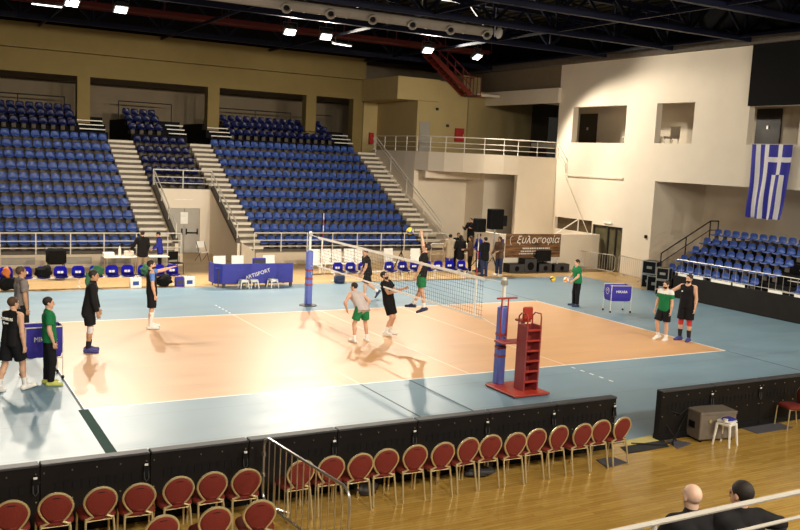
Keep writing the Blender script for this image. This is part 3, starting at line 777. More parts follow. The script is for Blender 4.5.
# ================================================================== banquet chairs
def chair_root(label, group):
    t = thing('banquet_chair', label, 'chair', (0, 0, 0), 0, group)
    RF, GF = M('red_fabric'), M('gold_frame')
    # seat cushion (front towards +y)
    bm = bmesh.new(); ring = []
    pts = []
    for k in range(24):
        a = 2 * PI * k / 24; c, s_ = math.cos(a), math.sin(a)
        pts.append((.225 * math.copysign(abs(c) ** .45, c), .03 + .215 * math.copysign(abs(s_) ** .45, s_)))
    lv = [(1.0, .435), (1.02, .455), (.99, .48), (.90, .497), (.5, .505)]
    lo = [bm.verts.new((x * .97, .03 + (y - .03) * .97, .425)) for x, y in pts]; prev = lo; bm.faces.new(lo[::-1])
    for sc, z in lv:
        cur = [bm.verts.new((x * sc, .03 + (y - .03) * sc, z)) for x, y in pts]
        for i in range(24): bm.faces.new((prev[i], prev[(i + 1) % 24], cur[(i + 1) % 24], cur[i]))
        prev = cur
    bm.faces.new(prev)
    for f in bm.faces: f.smooth = True
    me = bpy.data.meshes.new('seat'); bm.to_mesh(me); bm.free(); me.materials.append(RF)
    o = bpy.data.objects.new('seat', me); COL.objects.link(o); o.parent = t
    # back: balloon outline, tilted backwards
    def outline(n, sc=1.0, top=True):
        P = []
        for k in range(n + 1):
            a = -.33 * PI + (1.66 * PI) * k / n       # from lower right, over the top, to lower left
            s_ = math.sin(a); w = .200 * math.cos(a) * (1 if s_ > 0 else 1 + .24 * s_); z = .68 + (.20 if s_ > 0 else .23) * s_
            P.append((w * sc, (z - .68) * sc + .68))
        return P
    yb = lambda z: -.19 - .20 * (z - .45)
    body = outline(22, .93)
    bm = bmesh.new()
    body = body + [(-.085, .49), (.085, .49)]
    fr = [bm.verts.new((x, yb(z) + .022, z)) for x, z in body]; bk = [bm.verts.new((x, yb(z) - .012, z)) for x, z in body]
    fi = [bm.verts.new((x * .85, yb(z) + .036, .68 + (z - .68) * .85)) for x, z in body]; bi = [bm.verts.new((x * .85, yb(z) - .02, .68 + (z - .68) * .85)) for x, z in body]
    n = len(body)
    for i in range(n):
        j = (i + 1) % n
        bm.faces.new((fr[i], fr[j], bk[j], bk[i])); bm.faces.new((fr[i], fi[i], fi[j], fr[j])); bm.faces.new((bk[i], bk[j], bi[j], bi[i]))
    bm.faces.new(fi); bm.faces.new(bi[::-1])
    bmesh.ops.recalc_face_normals(bm, faces=bm.faces)
    for f in bm.faces: f.smooth = True
    me = bpy.data.meshes.new('backrest'); bm.to_mesh(me); bm.free(); me.materials.append(RF)
    o = bpy.data.objects.new('backrest', me); COL.objects.link(o); o.parent = t
    MB().cbox(-.045, .045, yb(.81) - .03, yb(.81) - .015, .815, .828, .003).build('hand_slot', M('black_plastic'), t)
    fo = [(x, yb(z), z) for x, z in outline(26)]
    MB().tube([(.165, -.185, .44)] + fo + [(-.165, -.185, .44)], .0165, 8).build('back_frame', GF, t, True)
    for sx in (-1, 1):
        MB().tube([(sx * .165, -.185, .46), (sx * .172, -.20, .40), (sx * .185, -.28, .0)], .0145, 8).build('leg', GF, t, True)
        MB().tube([(sx * .195, .20, .43), (sx * .20, .215, .40), (sx * .205, .235, .0)], .0145, 8).build('leg', GF, t, True)
    MB().tube([(-.2, .2, .42), (.2, .2, .42), (.172, -.19, .42), (-.172, -.19, .42)], .011, 6, closed=True).build('seat_frame', GF, t, True)
    return t
CH = [-10.94, -10.42, -9.91, -9.42, -8.92, -8.46, -7.99, -7.19, -6.70, -6.27, -5.81, -5.31, -4.86, -4.38, -3.93, -3.48, -3.04, -2.58, -2.1, -1.64, -1.18]
proto = None
for i, x in enumerate(CH):
    if i < 7: lb = 'red banquet chair with gold frame, row at the boards, %s left of the steel barrier' % ORD[7 - i]
    elif i == 7: lb = 'red banquet chair with gold frame seen through the bars of the steel barrier'
    else: lb = 'red banquet chair with gold frame, front row, %s from the end by the yellow mat' % ORD[len(CH) - i]
    gp = 'red banquet chairs along the boards'; p = (x, -10.72 + (.02 if i % 3 else -.03), .0); rz = math.radians(random.uniform(-5, 4))
    if proto is None: proto = chair_root(lb, gp); proto.location = p; proto.rotation_euler.z = rz
    else: dup(proto, p, rz, lb, gp)
for i, x in enumerate((-8.19, -8.78, -9.44)):
    dup(proto, (x, -11.85, 0), math.radians((-8, -2, 3)[i]), 'red banquet chair of the second row, %s from the steel barrier' % ORD[i + 1], 'red banquet chairs of the second row')
dup(proto, (4.0, -10.48, 0), math.radians(74), 'lone red banquet chair turned sideways against the boards past the flight case', 'lone red chair')

# ================================================================== steel crowd barriers
def barrier(name, label, a, b, h=1.1, group=None, nb=14, r=.02):
    a, b = Vector(a), Vector(b); t = thing(name, label, 'barrier', a, 0, group); d = (b - a); L = d.length; d.normalize(); up = Vector((0, 0, 1))
    c = .16; z0 = .16
    ring = []
    for (s, z, a0) in ((L - c, z0 + c, -90), (L - c, h - c, 0), (c, h - c, 90), (c, z0 + c, 180)):
        for k in range(5):
            an = math.radians(a0 + 22.5 * k); ring.append(a + d * (s + c * math.cos(an)) + up * (z + c * math.sin(an)))
    MB().tube(ring, r, 8, closed=True).build('frame', M('steel'), t, True, True)
    for k in range(nb):
        q = a + d * (L * (k + 1) / (nb + 1)); MB().tube([q + up * z0, q + up * h], r * .45, 6).build('bar', M('steel'), t, True, True)
    s_ = d.cross(up)
    for f in (.12, .88):
        q = a + d * L * f; MB().tube([q - s_ * .28 + up * .02, q + up * z0, q + s_ * .28 + up * .02], r * .8, 6).build('foot', M('steel'), t, True, True)
    MB().bar(a - d * .05 + up * .55, a + d * .03 + up * .55, .03, .05).bar(a - d * .05 + up * .85, a + d * .03 + up * .85, .03, .05).build('hook', M('galv'), t, False, True)
barrier('crowd_barrier', 'steel crowd barrier standing across the red chairs towards the boards', (-7.56, -10.45, 0), (-7.32, -12.75, 0), 1.12, nb=13)
barrier('crowd_barrier', 'steel crowd barrier before the glazed door in the far corner', (17.75, 12.45, 0), (18.2, 10.25, 0), .95, 'barriers at the far corner')
barrier('crowd_barrier', 'steel crowd barrier between the glazed door and the speaker cases', (18.15, 9.95, 0), (17.6, 7.5, 0), 1.0, 'barriers at the far corner')

# ================================================================== net, posts, antennas
def net_post(y, label):
    t = thing('net_post', label, 'post', (0, y, 0))
    MB().lathe([(.30, 0.008), (.30, .03), (.10, .05)], 20).build('base_plate', M('dark_grey'), t, True)
    MB().tube([(0, 0, .02), (0, 0, 2.55)], .045, 12).build('pole', M('rail_white'), t, True)
    p = MB().cbox(-.11, .11, -.11, .11, .04, .92, .04).cbox(-.105, .105, -.105, .105, .94, 1.9, .04); p.build('padding', M('pad_blue'), t, True)
    for z in (.72, .92, 1.22): MB().cbox(-.114, .114, -.114, .114, z, z + .022, .04).build('strap', M('red_panel'), t)
    MB().cbox(-.06, .06, -.07, .07, 2.38, 2.5, .01).build('tension_box', M('galv'), t)
    MB().tube([(0, -.06, 1.2), (0, -.2, 1.2), (0, -.2, 1.1)], .012, 6).build('crank', M('galv'), t)
net_post(-5.66, 'padded blue net post with white pole beside the red referee stand')
net_post(5.5, 'padded blue net post on the far side of the court near the blue table')
t = thing('volleyball_net', 'volleyball net with white tapes stretched across the court', 'net', (0, 0, 1.43))
MB().cbox(-.006, .006, -4.85, 4.85, 2.36, 2.43, .002).build('top_tape', M('net_tape'), t, False, True)
MB().cbox(-.006, .006, -4.85, 4.85, 1.43, 1.48, .002).build('bottom_tape', M('net_tape'), t, False, True)
for y in (-4.52, 4.52): MB().cbox(-.009, .009, y - .03, y + .03, 1.43, 2.43, .002).build('side_band', M('net_tape'), t, False, True)
mb = MB()
for i in range(97): y = -4.8 + i * .1; mb.box(-.002, .002, y - .0022, y + .0022, 1.45, 2.4)
for i in range(9): z = 1.53 + i * .1; mb.box(-.002, .002, -4.85, 4.85, z - .0022, z + .0022)
mb.build('mesh', M('net_black'), t, False, True)
for y0, y1 in ((-4.85, -5.62), (4.85, 5.46)):
    for za, zb in ((2.40, 2.43), (1.46, 1.36)): MB().tube([(0, y0, za), (0, y1, zb)], .008, 6).build('tension_cord', M('net_tape'), t, False, True)
for y in (-4.5, 4.5):
    mb = MB()
    for k in range(9): mb.mi(k % 2).tube([(.014, y, 1.43 + .2 * k), (.014, y, 1.43 + .2 * (k + 1))], .009, 6)
    o = mb.build('antenna', [M('net_tape'), M('antenna_red')]); tag(o, 'thin red and white antenna rod at the %s end of the net' % ('far' if y > 0 else 'near'), 'antenna')

# ================================================================== referee stand
t = thing('referee_stand', 'red steel referee stand with ladder on a red base plate beside the net post', 'referee stand', (.15, -6.3, 0))
RP = M('red_paint')
MB().cbox(-.33, .66, -6.75, -5.6, .03, .07, .01).build('base_plate', M('red_paint'), t, False, True)
for x, y in ((-.28, -6.68), (.6, -6.68), (-.28, -5.68), (.6, -5.68)): MB().lathe([(.03, 0.01), (.03, .035)], 8, Matrix.Translation((x, y, 0))).build('foot', M('black_plastic'), t, False, True)
for x in (.12, .50): MB().cbox(x - .02, x + .02, -6.48, -6.12, .06, 1.56, .008).build('side_panel', M('red_panel'), t, False, True)
MB().cbox(.12, .50, -6.15, -6.12, .06, 1.54, .006).build('rear_panel', M('red_panel'), t, False, True)
for i in range(6): z = .28 + .235 * i; MB().cbox(.13, .49, -6.50, -6.38, z - .018, z + .018, .006).build('rung', RP, t, False, True)
MB().cbox(-.30, .48, -6.16, -5.80, 1.10, 1.14, .008).build('platform', M('red_panel'), t, False, True)
MB().bar((.31, -6.14, .6), (.31, -5.84, 1.1), .04).build('brace', RP, t, False, True)
for x in (.12, .50): MB().tube([(x, -6.46, 1.54), (x, -6.46, 1.74), (x + .01, -6.42, 1.82), (x + .01, -6.22, 1.82), (x, -6.14, 1.74), (x, -6.14, 1.54)], .018, 8).build('grab_rail', RP, t, True, True)
MB().cbox(.13, .41, -6.22, -5.96, 1.60, 1.65, .015).build('seat', RP, t, False, True)
MB().cbox(.13, .41, -6.27, -6.22, 1.66, 1.96, .03).build('backrest', RP, t, False, True)
MB().cbox(.23, .31, -6.12, -6.04, 1.12, 1.61, .01).build('seat_column', M('galv'), t, False, True)
MB().tube([(-.16, -5.83, 1.14), (-.16, -5.83, 2.1)], .018, 8).tube([(.02, -5.83, 2.1), (.02, -5.83, 1.14)], .018, 8).tube([(-.30, -5.83, 2.1), (.26, -5.83, 2.1)], .022, 8).build('front_rail', RP, t, True, True)

# ================================================================== ball carts
def ball_cart(label, loc, rz, txt):
    t = thing('ball_cart', label, 'ball cart', loc, rz)
    w, d, h0, h1 = .40, .27, .42, .98
    for sx in (-1, 1):
        for sy in (-1, 1):
            MB().tube([(sx * w, sy * d, .07), (sx * w, sy * d, h1)], .012, 8).build('leg', M('rail_white'), t, True)
            MB().lathe([(.035, -.012), (.035, .012)], 12, Matrix.Translation((sx * w, sy * d, .036)) @ Euler((PI / 2, 0, 0)).to_matrix().to_4x4()).build('caster', M('black_plastic'), t, True)
    MB().tube([(-w, -d, h1), (w, -d, h1), (w, d, h1), (-w, d, h1)], .012, 8, closed=True).build('top_frame', M('rail_white'), t)
    MB().tube([(-w, -d, h0 - .02), (w, d, h0 - .02)], .010, 6).tube([(w, -d, h0 - .02), (-w, d, h0 - .02)], .010, 6).build('cross_brace', M('rail_white'), t)
    # open cloth bin with sagging belly
    bm = bmesh.new(); rings = []
    for z, s_ in ((h1 + .01, 1.0), (.86, 1.02), (.70, 1.03), (.54, 1.0), (h0, .9)):
        rings.append([bm.verts.new((x * s_, y * s_, z)) for x, y in ((-w, -d), (0, -d * 1.02), (w, -d), (w * 1.02, 0), (w, d), (0, d * 1.02), (-w, d), (-w * 1.02, 0))])
    fs = []
    for a, b in zip(rings[:-1], rings[1:]):
        for i in range(8): fs.append(bm.faces.new((a[i], a[(i + 1) % 8], b[(i + 1) % 8], b[i])))
    fs.append(bm.faces.new(rings[-1])); bmesh.ops.recalc_face_normals(bm, faces=fs); bmesh.ops.solidify(bm, geom=fs, thickness=.008)
    me = bpy.data.meshes.new('bin'); bm.to_mesh(me); bm.free(); me.materials.append(M('cart_blue'))
    o = bpy.data.objects.new('bin', me); COL.objects.link(o); o.parent = t
    # ring mark and wordmark on the cloth
    for (n_, u_) in (((-1, 0, 0), (0, -1, 0)), ((1, 0, 0), (0, 1, 0))):
        c = Vector(n_) * (w * 1.035) + Vector((0, 0, .76)); r_ = Vector(u_)
        MB().tube([c + r_ * (.11 * math.cos(a)) + Vector((0, 0, .11 * math.sin(a))) for a in [2 * PI * k / 24 for k in range(24)]], .008, 5, closed=True).tube([c + r_ * -.06, c + Vector((0, 0, .05)), c + r_ * .07 + Vector((0, 0, -.03))], .010, 5).build('emblem', M('paper'), o)
    for sgn in (-1, 1):
        text_part('lettering', txt, .13, frame((0, sgn * (d * 1.055), .76), (-sgn, 0, 0), (0, 0, 1)), M('paper'), o, .003)
        c = Vector((-.24 * -sgn, sgn * d * 1.05, .76))
    return t
ball_cart('blue cloth ball cart on thin white legs near the man in green tracksuit', (10.5, 1.75, 0.008), math.radians(-14), 'MIKASA')
cart2 = ball_cart('blue cloth ball cart beside the man in the green polo shirt at the court corner', (-9.42, -1.75, 0.008), math.radians(4), 'MIKASA'); cart2.scale = (.95, 1, 1.19)

def volleyball(loc, r, cols, label, rot=(0.4, .3, .2)):
    """ball with six panel groups of three strips"""
    bm = bmesh.new(); bmesh.ops.create_cube(bm, size=2); bmesh.ops.subdivide_edges(bm, edges=bm.edges, cuts=8, use_grid_fill=True)
    me = bpy.data.meshes.new('volleyball')
    R_ = Euler(rot).to_matrix()
    for f in bm.faces:
        c = f.calc_center_median(); ax = max(range(3), key=lambda i: abs(c[i])); o_ = c[(ax + 1) % 3]
        f.material_index = 0 if abs(o_) < .34 else (1 if (o_ > 0) == (c[ax] > 0) else 0); f.smooth = True
    for v in bm.verts: v.co = R_ @ (v.co.normalized() * r)
    bm.to_mesh(me); bm.free()
    for c in cols: me.materials.append(M(c))
    o = bpy.data.objects.new('volleyball', me); COL.objects.link(o); o.location = loc
    return tag(o, label, 'ball', 'volleyballs')

# ================================================================== blue table, stools, chairs behind it
t = thing('scorer_table', 'long blue covered scorer table with slanted white lettering', 'table', (-.35, 10.1, 0))
MB().cbox(-1.28, 1.56, -.28, -.25, .14, .9, .008).build('front_panel', M('table_blue'), t)
MB().cbox(-1.53, -1.50, -.05, .62, .14, .9, .008).build('side_panel', M('table_blue'), t)
MB().prism([(-1.53, -.05), (-1.28, -.28), (-1.28, -.24), (-1.50, -.02)], .14, .9).build('corner_panel', M('table_blue'), t)
MB().cbox(-1.5, 1.56, -.24, .6, .72, .75, .008).build('tabletop', M('table_blue'), t)
for x in (-1.4, 0, 1.48):
    for y in (-.2, .5): MB().tube([(x, y, 0), (x, y, .73)], .02, 8).build('leg', M('dark_grey'), t)
for x in (-1.2, -.5, .5, 1.48): MB().cbox(x - .05, x + .05, -.3, -.2, 0, .14, .01).build('foot', M('dark_grey'), t)
text_part('lettering', 'ARTISPORT', .20, frame((.12, -.284, .50), (1, 0, .30), (-.30, 0, 1)), M('paper'), t, .003)
t2 = thing('scoreboard_box', 'small dark blue display box standing on the blue table', 'scoreboard', (.0, 10.35, .75))
MB().cbox(-.26, .26, -.06, .06, 0, .30, .02).build('housing', M('cart_blue'), t2)
MB().cbox(-.22, .22, -.068, -.06, .06, .25, .005).build('screen', M('dark_grey'), t2)
def stool(label, loc, h, rz=0, group=None):
    t = thing('plastic_stool', label, 'stool', loc, rz, group)
    MB().cbox(-.15, .15, -.15, .15, h - .04, h, .02).build('seat', M('white_plastic'), t, True)
    MB().cbox(-.14, .14, -.14, .14, h - .10, h - .035, .02).build('apron', M('white_plastic'), t, True)
    for sx in (-1, 1):
        for sy in (-1, 1):
            MB().tube([(sx * .125, sy * .125, h - .06), (sx * .165, sy * .165, 0)], [.03, .02], 6).build('leg', M('white_plastic'), t, True)
    return t
for i, x in enumerate((-.88, -.5, .28)): stool('low white plastic stool before the blue table, %s from its lettering start' % ORD[i + 1], (x, 9.55, 0.008), .33, .1 * i, 'low stools before the blue table')
def plastic_chair(label, loc, rz=0, group=None, proto=[None]):
    if proto[0]: return dup(proto[0], loc, rz, label, group)
    t = thing('plastic_chair', label, 'chair', loc, rz, group); W = M('white_plastic')
    MB().cbox(-.24, .24, -.22, .22, .41, .45, .015).build('seat', W, t)
    MB().prism_axis([(.20, .45), (.235, .45), (.31, 1.03), (.28, 1.04)], -.24, .24, 'x').build('backrest', W, t)
    for sx in (-1, 1):
        MB().tube([(sx * .21, -.19, .43), (sx * .24, -.23, 0)], .02, 6).build('leg', W, t); MB().tube([(sx * .21, .2, .43), (sx * .24, .27, 0)], .02, 6).build('leg', W, t)
        MB().tube([(sx * .25, -.18, .43), (sx * .26, -.19, .65), (sx * .26, .25, .68)], .018, 6).build('armrest', W, t)
    proto[0] = t; return t
for i, (x, y) in enumerate(((-1.3, 10.95), (-.55, 11.0), (.75, 11.0))): plastic_chair('white plastic chair behind the blue table, %s from its open end' % ORD[i + 1], (x, y, 0), 0, 'white chairs behind the blue table')
for i, x in enumerate((3.55, 4.15, 4.65, 5.25, 5.75, 7.3, 8.6)): plastic_chair('white plastic chair behind the right team bench, %s from the far net post' % ORD[i + 1], (x, 12.9 + .1 * (i % 2), 0), .1 * (i % 3 - 1), 'white chairs behind the right team bench')
t = thing('folding_chair', 'lone grey folding chair by the wall in the tunnel entrance', 'chair', (-.05, 17.6, 0), math.radians(20))
MB().cbox(-.22, .22, -.2, .2, .43, .46, .01).build('seat', M('white_plastic'), t); MB().cbox(-.22, .22, .18, .21, .62, .92, .01).build('backrest', M('white_plastic'), t)
for sx in (-1, 1): MB().tube([(sx * .22, .2, .92), (sx * .22, -.22, 0)], .013, 6).build('leg', M('dark_grey'), t); MB().tube([(sx * .22, -.15, .44), (sx * .22, .28, 0)], .013, 6).build('leg', M('dark_grey'), t)

# ================================================================== team benches: blue seats on white beams
def bench_beam(x0, x1, y, label):
    t = thing('bench_beam', label, 'bench', ((x0 + x1) / 2, y, 0))
    MB().cbox(x0, x1, y - .05, y + .05, .34, .40, .01).build('beam', M('rail_white'), t, False, True)
    n = max(2, int((x1 - x0) / 1.6) + 1)
    for i in range(n):
        x = x0 + .15 + (x1 - x0 - .3) * i / (n - 1)
        MB().tube([(x, y, 0.02), (x, y, .36)], .025, 8).build('leg', M('rail_white'), t, True, True)
        MB().cbox(x - .03, x + .03, y - .25, y + .25, 0, .03, .008).build('foot', M('rail_white'), t, False, True)
BSEAT = seat_mesh(M('bench_blue'), False); BSEAT.name = 'bench_seat'
def bench_seat(x, y, label, group):
    t = thing('bench_seat', label, 'seat', (x, y, .42), 0, group)
    o = bpy.data.objects.new('shell', BSEAT); COL.objects.link(o); o.parent = t; o.scale = (1.1, 1.05, 1.1)
    m = MB().box(-.10, -.01, .148, .158, .08, .17).box(.01, .10, .148, .158, .08, .17); m.build('number_sticker', M('paper'), t)
LB = [-8.95, -8.33, -7.75, -7.17, -6.57, -5.97, -5.40, -4.85, -4.25, -3.72, -3.2]
for a, b, i in ((-9.2, -6.4, 0), (-6.2, -3.0, 1)): bench_beam(a, b, 10.85, 'white beam of the open court team bench, %s section from the left' % ORD[i + 1])
for i, x in enumerate(LB): bench_seat(x, 10.85, 'blue bench seat of the team bench on the left, %s from the tunnel end' % ORD[len(LB) - i], 'seats of the left team bench')
RBX = [3.55, 4.13, 4.72, 5.95, 6.6, 7.2, 7.8, 8.4, 9.0, 9.6]
bench_beam(3.2, 6.3, 10.6, 'white beam of the team bench behind the net, first section'); bench_beam(6.4, 9.9, 10.6, 'white beam of the team bench behind the net, second section')
for i, x in enumerate(RBX): bench_seat(x, 10.6, 'blue bench seat of the team bench behind the net, %s from the far post' % ORD[i + 1], 'seats of the right team bench')
# clothes and bags on and under the benches
def lump(name, label, cat, c, r, material, seed, extra=None):
    rnd = random.Random(seed); bm = bmesh.new(); bmesh.ops.create_icosphere(bm, subdivisions=3, radius=1)
    ph = [rnd.uniform(0, 6) for _ in range(6)]
    for v in bm.verts:
        k = 1 + .15 * math.sin(4 * v.co.x + ph[0]) + .16 * math.sin(5 * v.co.y + ph[1]) + .14 * math.sin(7 * v.co.z + 3 * v.co.x + ph[2])
        v.co = Vector((v.co.x * r[0] * k, v.co.y * r[1] * k, max(-.95, v.co.z * k) * r[2]))
    for f in bm.faces: f.smooth = True
    me = bpy.data.meshes.new(name); bm.to_mesh(me); bm.free(); me.materials.append(material)
    o = bpy.data.objects.new(name, me); COL.objects.link(o); o.location = c; return tag(o, label, cat)
lump('jacket', 'orange and dark jacket lying on the leftmost visible bench seat', 'clothing', (-8.95, 10.76, .60), (.15, .13, .20), M('orange_cloth'), 1)
lump('jacket', 'black jacket heaped on a bench seat beside the man in grey', 'clothing', (-7.75, 10.73, .60), (.26, .16, .20), M('black_cloth'), 2)
lump('jacket', 'dark green jacket heaped on a bench seat behind the player in black', 'clothing', (-5.97, 10.73, .60), (.26, .16, .18), M('bag_green'), 3)
lump('jacket', 'green jacket hanging over a bench seat behind the pointing player', 'clothing', (-4.22, 10.73, .60), (.22, .16, .19), M('bag_green'), 4)
lump('towel', 'dark green towel hanging below the bench seats', 'towel', (-6.3, 10.55, .3), (.1, .06, .3), M('bag_green'), 5)
lump('sports_bag', 'black sports bag under the left end of the bench', 'bag', (-8.9, 10.6, .24), (.3, .2, .24), M('black_cloth'), 6)
t = thing('camera_cover', 'black covered equipment on a stand behind the left team bench', 'equipment', (-7.0, 13.2, 0))
MB().cbox(-.35, .35, -.22, .22, .55, 1.15, .08).build('cover', M('black_cloth'), t, True)
for sx in (-.3, .3):
    for sy in (-.18, .18): MB().tube([(sx * .9, sy, 0), (sx * .9, sy, .6)], .02, 6).build('leg', M('dark_grey'), t)
def shopping_bag(x, y, label, m_, group=None, w=.2):
    t = thing('paper_bag', label, 'bag', (x, y, 0), .1, group)
    MB().prism_axis([(-.09, 0), (.09, 0), (.07, .36), (-.07, .36)], -w, w, 'x').build('bag', M(m_), t)
    MB().box(-.12, .1, -.095, -.085, .1, .24).build('print', M('ball_blue' if m_ == 'paper' else 'dark_grey'), t)
    MB().tube([(-.07, 0, .35), (-.06, 0, .43), (.06, 0, .43), (.07, 0, .35)], .008, 5).build('handle', M('dark_grey'), t)
shopping_bag(-4.66, 10.5, 'white printed bag under the bench left of the pointing player', 'paper')
shopping_bag(-2.7, 10.45, 'white printed bag standing past the tunnel end of the bench', 'paper')
shopping_bag(-3.05, 10.5, 'purple blue bag under the end bench seat', 'cart_blue', w=.15)
lump('sports_bag', 'black sports bag on the floor right of the pointing player', 'bag', (-3.6, 10.6, .2), (.36, .18, .2), M('black_cloth'), 8)
t = thing('backpack', 'dark blue backpack standing under the bench by the far net post', 'bag', (3.35, 10.1, 0))
MB().cbox(-.22, .22, -.12, .12, .0, .34, .06).build('pack', M('shoe_navy'), t, True); MB().cbox(-.15, .15, -.17, -.11, .04, .2, .03).build('pocket', M('shoe_navy'), t, True)
MB().tube([(-.05, 0, .33), (0, 0, .39), (.05, 0, .33)], .01, 5).build('handle', M('black_cloth'), t)
# tables behind the left bench
def folding_table(x, y, L, label):
    t = thing('folding_table', label, 'table', (x, y, 0)); MB().cbox(-L / 2, L / 2, -.3, .3, .70, .74, .01).build('tabletop', M('white_plastic'), t)
    for sx in (-1, 1):
        for sy in (-1, 1): MB().tube([(sx * (L / 2 - .1), sy * .25, 0), (sx * (L / 2 - .1), sy * .25, .71)], .016, 6).build('leg', M('steel'), t)
folding_table(-4.5, 13.9, 1.3, 'white folding table carrying a bottle behind the left team bench'); folding_table(-3.0, 13.95, .8, 'small white folding table beside the man in the black jacket')
t = thing('bottle', 'tall white bottle standing on the white folding table', 'bottle', (-4.55, 13.75, .74)); MB().lathe([(.05, 0), (.055, .02), (.055, .3), (.02, .4), (.02, .44)], 12).build('body', M('white_plastic'), t, True); MB().lathe([(.024, .43), (.024, .46)], 10).build('cap', M('ball_blue'), t)
def carton(x, y, z, w, d, h, label, m_='paper'):
    t = thing('carton', label, 'box', (x, y, z)); MB().cbox(-w / 2, w / 2, -d / 2, d / 2, 0, h, .01).build('body', M(m_), t); MB().cbox(-w / 2 + .02, w / 2 - .02, -.02, .02, h, h + .004, .001).build('tape', M('stair_cream'), t)
carton(-4.95, 13.9, .74, .4, .3, .16, 'low white carton at the end of the white folding table'); carton(-4.15, 13.95, .74, .34, .3, .2, 'pale carton right of the bottle on the white folding table', 'stair_cream')
t = thing('black_chair', 'black framed chair behind the bench at the tunnel entrance', 'chair', (-2.3, 13.8, 0), .3)
MB().cbox(-.22, .22, -.2, .2, .43, .47, .01).build('seat', M('black_cloth'), t); MB().cbox(-.22, .22, .19, .22, .55, .9, .01).build('backrest', M('black_cloth'), t)
for sx in (-1, 1): MB().tube([(sx * .22, .21, .9), (sx * .22, .24, 0)], .014, 6).build('leg', M('black_plastic'), t); MB().tube([(sx * .22, -.2, .45), (sx * .22, -.22, 0)], .014, 6).build('leg', M('black_plastic'), t)
# camera tripod behind net
t = thing('tripod', 'tall black tripod behind the team bench near the ball', 'tripod', (7.4, 12.3, 0))
MB().tube([(0, 0, .6), (0, 0, 2.15)], .022, 8).build('column', M('black_plastic'), t)
for a in (0, 2.1, 4.2): MB().tube([(0, 0, 1.0), (.45 * math.cos(a), .45 * math.sin(a), 0)], .02, 6).build('leg', M('black_plastic'), t)
MB().cbox(-.06, .06, -.06, .06, 2.12, 2.2, .01).build('head', M('black_plastic'), t)

# ================================================================== far corner: banner, speakers, camera rigs
t = thing('banner', 'wood patterned banner with white script lettering hung on the low wall', 'banner', (14.62, 12.27, .7))
MB().cbox(13.08, 16.42, 12.265, 12.29, .66, 1.80, .004).build('cloth', MATS['banner'], t, False, True)
text_part('lettering', 'ξυλοσοφία', .50, frame((15.0 - 14.62, -.012, 1.50 - .7), (1, 0, 0), (0, 0, 1)), M('paper'), t, .004, .25)
mb = MB()
rnd = random.Random(4)
for z, h, x0, x1 in ((1.10, .07, 14.1, 15.75), (.96, .05, 14.0, 15.8), (.84, .05, 13.9, 15.8)):
    x = x0
    while x < x1: w_ = rnd.uniform(.05, .11); mb.box(x, min(x + w_, x1), 12.255, 12.266, z - h / 2, z + h / 2); x += w_ + rnd.uniform(.02, .05)
mb.build('small_lettering', M('paper'), t, False, True)
MB().tube([(13.45 + .12 * math.cos(a), 12.262, 1.48 + .22 * math.sin(a)) for a in [1.2 + k * .4 for k in range(9)]], .014, 5).build('emblem', M('stair_cream'), t, False, True)
t = thing('blue_notice', 'small blue notice on the end of the low white wall left of the banner', 'sign', (12.74, 12.28, 1.2))
MB().cbox(-.0 + 12.78, 12.98, 12.27, 12.298, 1.05, 1.55, .004).build('board', M('cart_blue'), t, False, True); MB().box(12.82, 12.94, 12.262, 12.271, 1.25, 1.35).build('print', M('paper'), t, False, True)
def loudspeaker(x, y, z, w, d, h, label, rz=0, tilt=0):
    t = thing('loudspeaker', label, 'speaker', (x, y, z), rz)
    b = MB().cbox(-w / 2, w / 2, -d / 2, d / 2, 0, h, .015).build('cabinet', M('black_plastic'), t)
    g = MB().cbox(-w / 2 + .02, w / 2 - .02, -d / 2 - .012, -d / 2, .02, h - .02, .004).build('grille', M('dark_grey'), t)
    MB().lathe([(min(w, h) * .3, 0), (min(w, h) * .3, .01), (min(w, h) * .1, .004)], 16, Matrix.Translation((0, -d / 2 - .012, h * .45)) @ Euler((PI / 2, 0, 0)).to_matrix().to_4x4()).build('cone', M('black_cloth'), t)
    return t
loudspeaker(13.45, 12.0, 0, .9, .5, .42, 'low black floor speaker under the left end of the banner')
loudspeaker(14.25, 12.0, 0, .75, .5, .66, 'black speaker cabinet under the banner left of the monitor')
loudspeaker(15.1, 11.95, 0, .8, .55, .42, 'low black case carrying the monitor under the banner')
loudspeaker(16.1, 11.9, 0, .95, .5, .38, 'low black floor speaker under the right end of the banner')
t = thing('monitor', 'black flat monitor standing on the case under the banner', 'monitor', (15.15, 11.95, .42)); MB().cbox(-.45, .45, -.04, .04, .08, .62, .015).build('screen', M('black_plastic'), t); MB().cbox(-.15, .15, -.12, .12, 0, .03, .008).build('base', M('black_plastic'), t); MB().cbox(-.04, .04, -.02, .05, .03, .12, .004).build('neck', M('black_plastic'), t)
for i, x in enumerate((15.55, 15.9)): 
    t = thing('bottle', 'small white bottle on the black speaker at the banner, %s from the monitor' % ORD[i + 1], 'bottle', (x, 11.8, .42 if x < 15.5 else .38)); MB().lathe([(.035, 0), (.035, .16), (.015, .2), (.015, .23)], 10).build('body', M('white_plastic'), t, True); MB().lathe([(.018, .225), (.018, .25)], 8).build('cap', M('ball_blue'), t)
